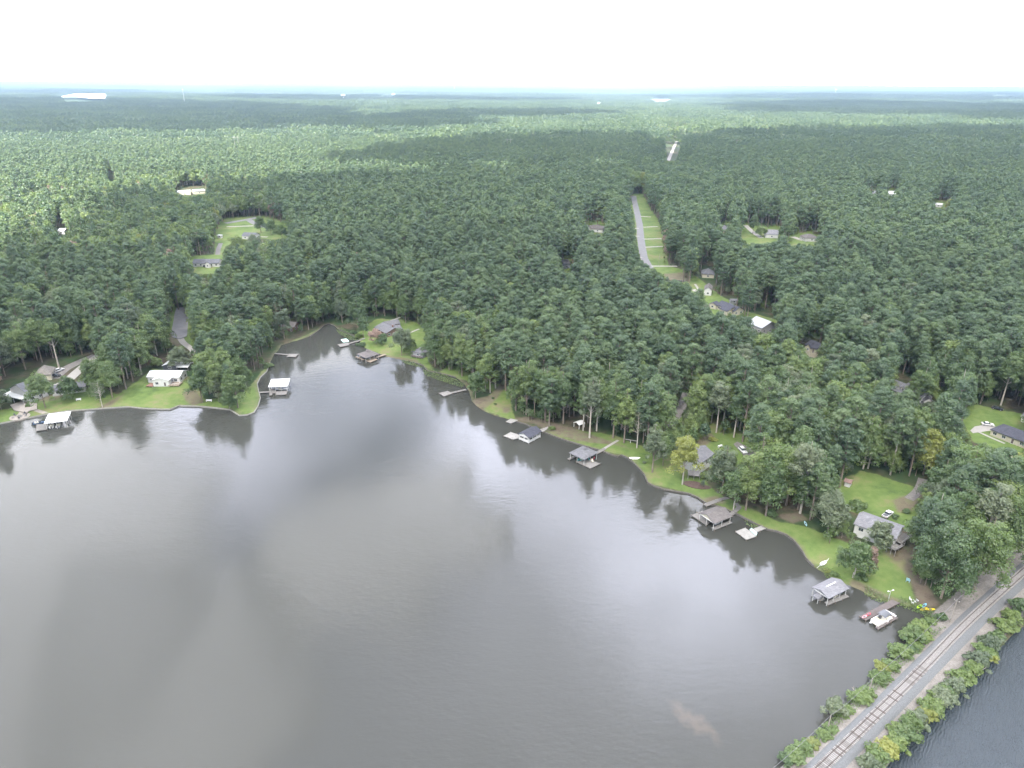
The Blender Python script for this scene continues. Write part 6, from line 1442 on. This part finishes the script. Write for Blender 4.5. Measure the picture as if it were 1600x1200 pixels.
# ------------------------------------------------------------------ far things
def hframe(label, base, hgt, grp='twin pole power pylons'):
    c = gt(*base); t = thing('power_pylon', label, 'pylon', c, .1, grp)
    for x in (-3.5, 3.5): m = MB(); m.tube((x,0,0),(x,0,hgt),.32,.24); m.build('pole', M['greypost'], t)
    m = MB(); m.bar((-7,0,hgt-3),(7,0,hgt-3),.35,.4); m.build('crossarm', M['greypost'], t)
hframe('twin pole pylon above the sunlit woods on the left', (373,249), 44); hframe('twin pole pylon above the woods left of the bright far road', (795,250), 42); hframe('twin pole pylon nearest the bright far road, right side', (1151,243), 34); hframe('twin pole pylon at the right edge of the far woods', (1590,254), 36)
c = gt(289.5, 166); t = thing('radio_mast', 'thin mast rising from the far pale clearing on the left', 'mast', c); m = MB(); m.tube((0,0,0),(0,0,105),1.8,1.0); m.build('mast', M['steel'], t); m = MB(); m.cbox(0,0,6,6,100,106); m.build('antenna', M['c_white'], t)
def wtower(label, px, base_y, top_y, rb_):
    c = gt(px, base_y); D = np.linalg.norm(c[:2]); hh = 5.
    while proj([[c[0], c[1], c[2] + hh]])[0][1] > top_y and hh < 400: hh += 1
    t = thing('water_tower', label, 'water tower', c); m = MB(); m.tube((0,0,0),(0,0,hh*.7),rb_*.28,rb_*.2,12); m.build('stem', M['c_white'], t)
    m = MB(); secs = []
    for i in range(9):
        a = -math.pi/2 + math.pi*i/8; rr2 = max(.3, rb_*math.cos(a)); secs.append([(rr2*math.cos(b), rr2*math.sin(b), hh - hh*.18 + hh*.18*math.sin(a)) for b in np.linspace(0, 2*math.pi, 17)[:-1]])
    loft(m, secs); m.build('tank', M['c_white'], t, True)
wtower('white water tower standing clear above the far woods', 537, 158.5, 147, 19); wtower('faint water tower near the horizon right of the white one', 710, 141.5, 131.5, 26); wtower('faint pale water tower near the horizon on the right', 1305, 147, 139, 22)
def farb(label, x0, x1, y, hpx, dep=60):
    c = gt((x0 + x1) / 2, y); sc_ = proj([c])[0][2] / F; w_ = (x1 - x0) * sc_; hh = hpx * sc_
    t = thing('warehouse', label, 'building', c); m = MB(); m.box(-w_/2, w_/2, 0, dep, -5, hh * .9); m.build('wall', M['wl_white'], t); m = MB(); roof_geo(m, np.array([-w_/2, 0.]), np.array([w_/2, 0.]), np.array([w_/2, dep]), np.array([-w_/2, dep]), hh * .9, hh * .25, 'x', 1.0); m.build('roof', M['mr_white'], t)
farb('long white building among far trees right of the white water tower', 590, 612, 152, 2.6); farb('bright white block at the end of the long white far building', 612, 617, 152, 4.5); farb('low white roofed building on the sunlit far ridge', 632, 646.5, 163, 2.8); farb('white building with a raised middle left of the far road end', 926, 943, 164, 2.6); farb('wide white building group on the far plain right of centre', 1018, 1048, 159, 3.2); farb('thin pale roofs just under the horizon in the centre', 957, 998, 147.5, 1.8, 200); farb('small white roofs on the far left horizon slope', 224, 246, 149.5, 2.2, 200); farb('row of small white roofs in the woods before the wide white group', 955, 976, 174, 1.8, 30); farb('tiny white house in the woods left of the row of small roofs', 803, 811, 169.5, 2.6, 20)
rp = [gt(*p)[:2] for p in ((90,155.5),(118,151.5),(150,149.5),(171,150),(166,157.5),(145,157.5),(120,155.5))]
poly_obj('reservoir_water', [(p[0], p[1]) for p in rp], float(max(ht(*p) for p in rp)) + 16, M['pond'])
# ------------------------------------------------------------------ clouds: real banks in the air; they cast the cloud shadows on the land
def cloud_nodes(t, o):
    g = G(t)
    tp = g.n("ShaderNodeBsdfTransparent"); tl = g.n("ShaderNodeBsdfTranslucent"); df = g.n("ShaderNodeBsdfDiffuse")
    tl.inputs[0].default_value = (.96, .97, 1, 1); df.inputs[0].default_value = (.96, .97, 1, 1)
    a = g.n("ShaderNodeMixShader"); a.inputs[0].default_value = .70; g.l(df.outputs[0], a.inputs[1]); g.l(tl.outputs[0], a.inputs[2])
    b = g.n("ShaderNodeMixShader"); b.inputs[0].default_value = .62; g.l(tp.outputs[0], b.inputs[1]); g.l(a.outputs[0], b.inputs[2])
    g.l(b.outputs[0], o.inputs[0])
M['cloud'] = mat('cloud', cloud_nodes)
CB = 1500.0
off = -sun_dir[:2] / sun_dir[2] * CB            # where the shadow of a point at the cloud base falls
def pw(pts): return [gp(x, y, 20)[:2] for x, y in pts]
def cloud(outline, cellm, thick, seed):
    poly = [np.array(p) - off for p in outline]
    r = np.random.default_rng(seed)
    pa = np.array(poly); lo = pa.min(0) - cellm; hi = pa.max(0) + cellm
    nx = int((hi[0] - lo[0]) / cellm) + 2; ny = int((hi[1] - lo[1]) / cellm) + 2
    X, Y = np.meshgrid(lo[0] + np.arange(nx) * cellm, lo[1] + np.arange(ny) * cellm)
    Pn = np.stack([X.ravel(), Y.ravel()], 1)
    d = seg_min(Pn, poly); d = np.where(inside(Pn, poly), d, -d)
    ph = r.uniform(0, 6, 8)
    wv = sum(math.pow(.6, k) * np.sin(Pn[:, 0] / (420 / 1.9 ** k) + ph[k] + 1.7 * np.sin(Pn[:, 1] / (510 / 1.9 ** k) + ph[k + 4])) for k in range(4))
    d = d + wv * (14 if cellm < 100 else 60)
    h = np.sqrt(np.clip(d, 0, 400) / 400) * thick * (1 + .25 * wv)
    h = np.clip(h, 0, None)
    ins = (d > 0)
    ids = np.arange(nx * ny).reshape(ny, nx)
    q = np.stack([ids[:-1, :-1].ravel(), ids[:-1, 1:].ravel(), ids[1:, 1:].ravel(), ids[1:, :-1].ravel()], 1)
    q = q[ins[q].any(1)]
    rim = np.where(ins, 1, 0)
    top = np.c_[Pn, CB + h + rim * 8]; bot = np.c_[Pn, CB - h * .22 - rim * 8]
    return top, bot, q, nx * ny
def jag(pts, amp=60, n=6, seed=0):
    r = np.random.default_rng(seed); o = []
    for i in range(len(pts)):
        a = np.array(pts[i]); b = np.array(pts[(i + 1) % len(pts)]); L_ = np.linalg.norm(b - a)
        k = min(n, max(1, int(L_ / 150)))
        for j in range(k): o.append(a + (b - a) * j / k + (r.normal(size=2) * min(amp, L_ * .12) if j else 0))
    return o
NEARC = pw([(-260,490),(-100,455),(0,428),(100,392),(200,333),(262,303),(420,288),(640,284),(800,276),(860,267),(925,267),(952,301),(1006,304),(1018,262),(1050,236),(1062,214),(1200,206),(1500,202),(2000,206)]) + [np.array(p) for p in ((5200,1500),(2600,-1400),(-1500,-1500),(-1500,100))]
CL = [(jag(NEARC, 40, 6, 1), 60, 80),
 (jag(pw([(560,252),(640,228),(780,214),(1000,210),(1040,232),(1010,256),(880,261),(640,262)]), 25, 4, 2), 45, 50),
 (jag(pw([(-260,158),(-100,152),(60,154),(260,158),(420,166),(560,180),(520,192),(400,202),(200,208),(-60,214),(-260,212)]), 120, 4, 3), 130, 120),
 (jag(pw([(640,176),(900,172),(960,180),(880,187),(700,188)]), 60, 4, 4), 90, 100),
 (jag(pw([(420,180),(640,182),(760,196),(640,205),(480,200)]), 60, 4, 5), 90, 90),
 (jag(pw([(1090,166),(1250,158),(1500,160),(1900,165),(2000,196),(1600,192),(1450,181),(1200,178)]), 100, 4, 6), 130, 140),
 (jag(pw([(380,150),(640,151),(900,154),(880,159),(600,158),(420,157)]), 150, 4, 7), 200, 300),
 (jag(pw([(1000,150),(1300,149),(1700,151),(1650,155),(1300,155),(1060,154)]), 150, 4, 8), 250, 300),
 (jag(pw([(-200,141.5),(250,142.5),(230,146),(-200,146)]), 300, 4, 9), 400, 350)]
Vs, Fs, o_ = [], [], 0
for k, (ol, cm_, th) in enumerate(CL):
    top, bot, q, n_ = cloud(ol, cm_, th, 40 + k)
    Vs += [top, bot]; Fs += [q + o_, q[:, ::-1] + o_ + n_]; o_ += 2 * n_
# join the rims of every bank so that each is a closed body
V_all = np.concatenate(Vs); F_all = np.concatenate(Fs)
used = np.unique(F_all); rm = -np.ones(len(V_all), int); rm[used] = np.arange(len(used))
cme = mesh_np('clouds', V_all[used], rm[F_all], [M['cloud']], smooth=True)
import bmesh
bm = bmesh.new(); bm.from_mesh(cme); bmesh.ops.remove_doubles(bm, verts=bm.verts, dist=.5); bm.to_mesh(cme); bm.free()
tag(link(bpy.data.objects.new('clouds', cme)), kind='stuff')

# ------------------------------------------------------------------ haze
def haze_nodes(t, o):
    g = G(t)
    v = g.n("ShaderNodeVolumePrincipled"); v.inputs['Color'].default_value = (.36, .49, .60, 1)
    v.inputs['Density'].default_value = HAZE; v.inputs['Anisotropy'].default_value = 0.1
    g.l(v.outputs[0], o.inputs['Volume'])
HAZE = 0.9e-4
M['haze'] = mat('haze', haze_nodes)
hb = MB(); hb.box(-64000, 64000, -61000, 64000, float(min(-2.6, V[:, 2].min() - 1)), max(float(GZ.max()) + 30, 160.0))
tag(hb.build('haze', M['haze']), kind='stuff')
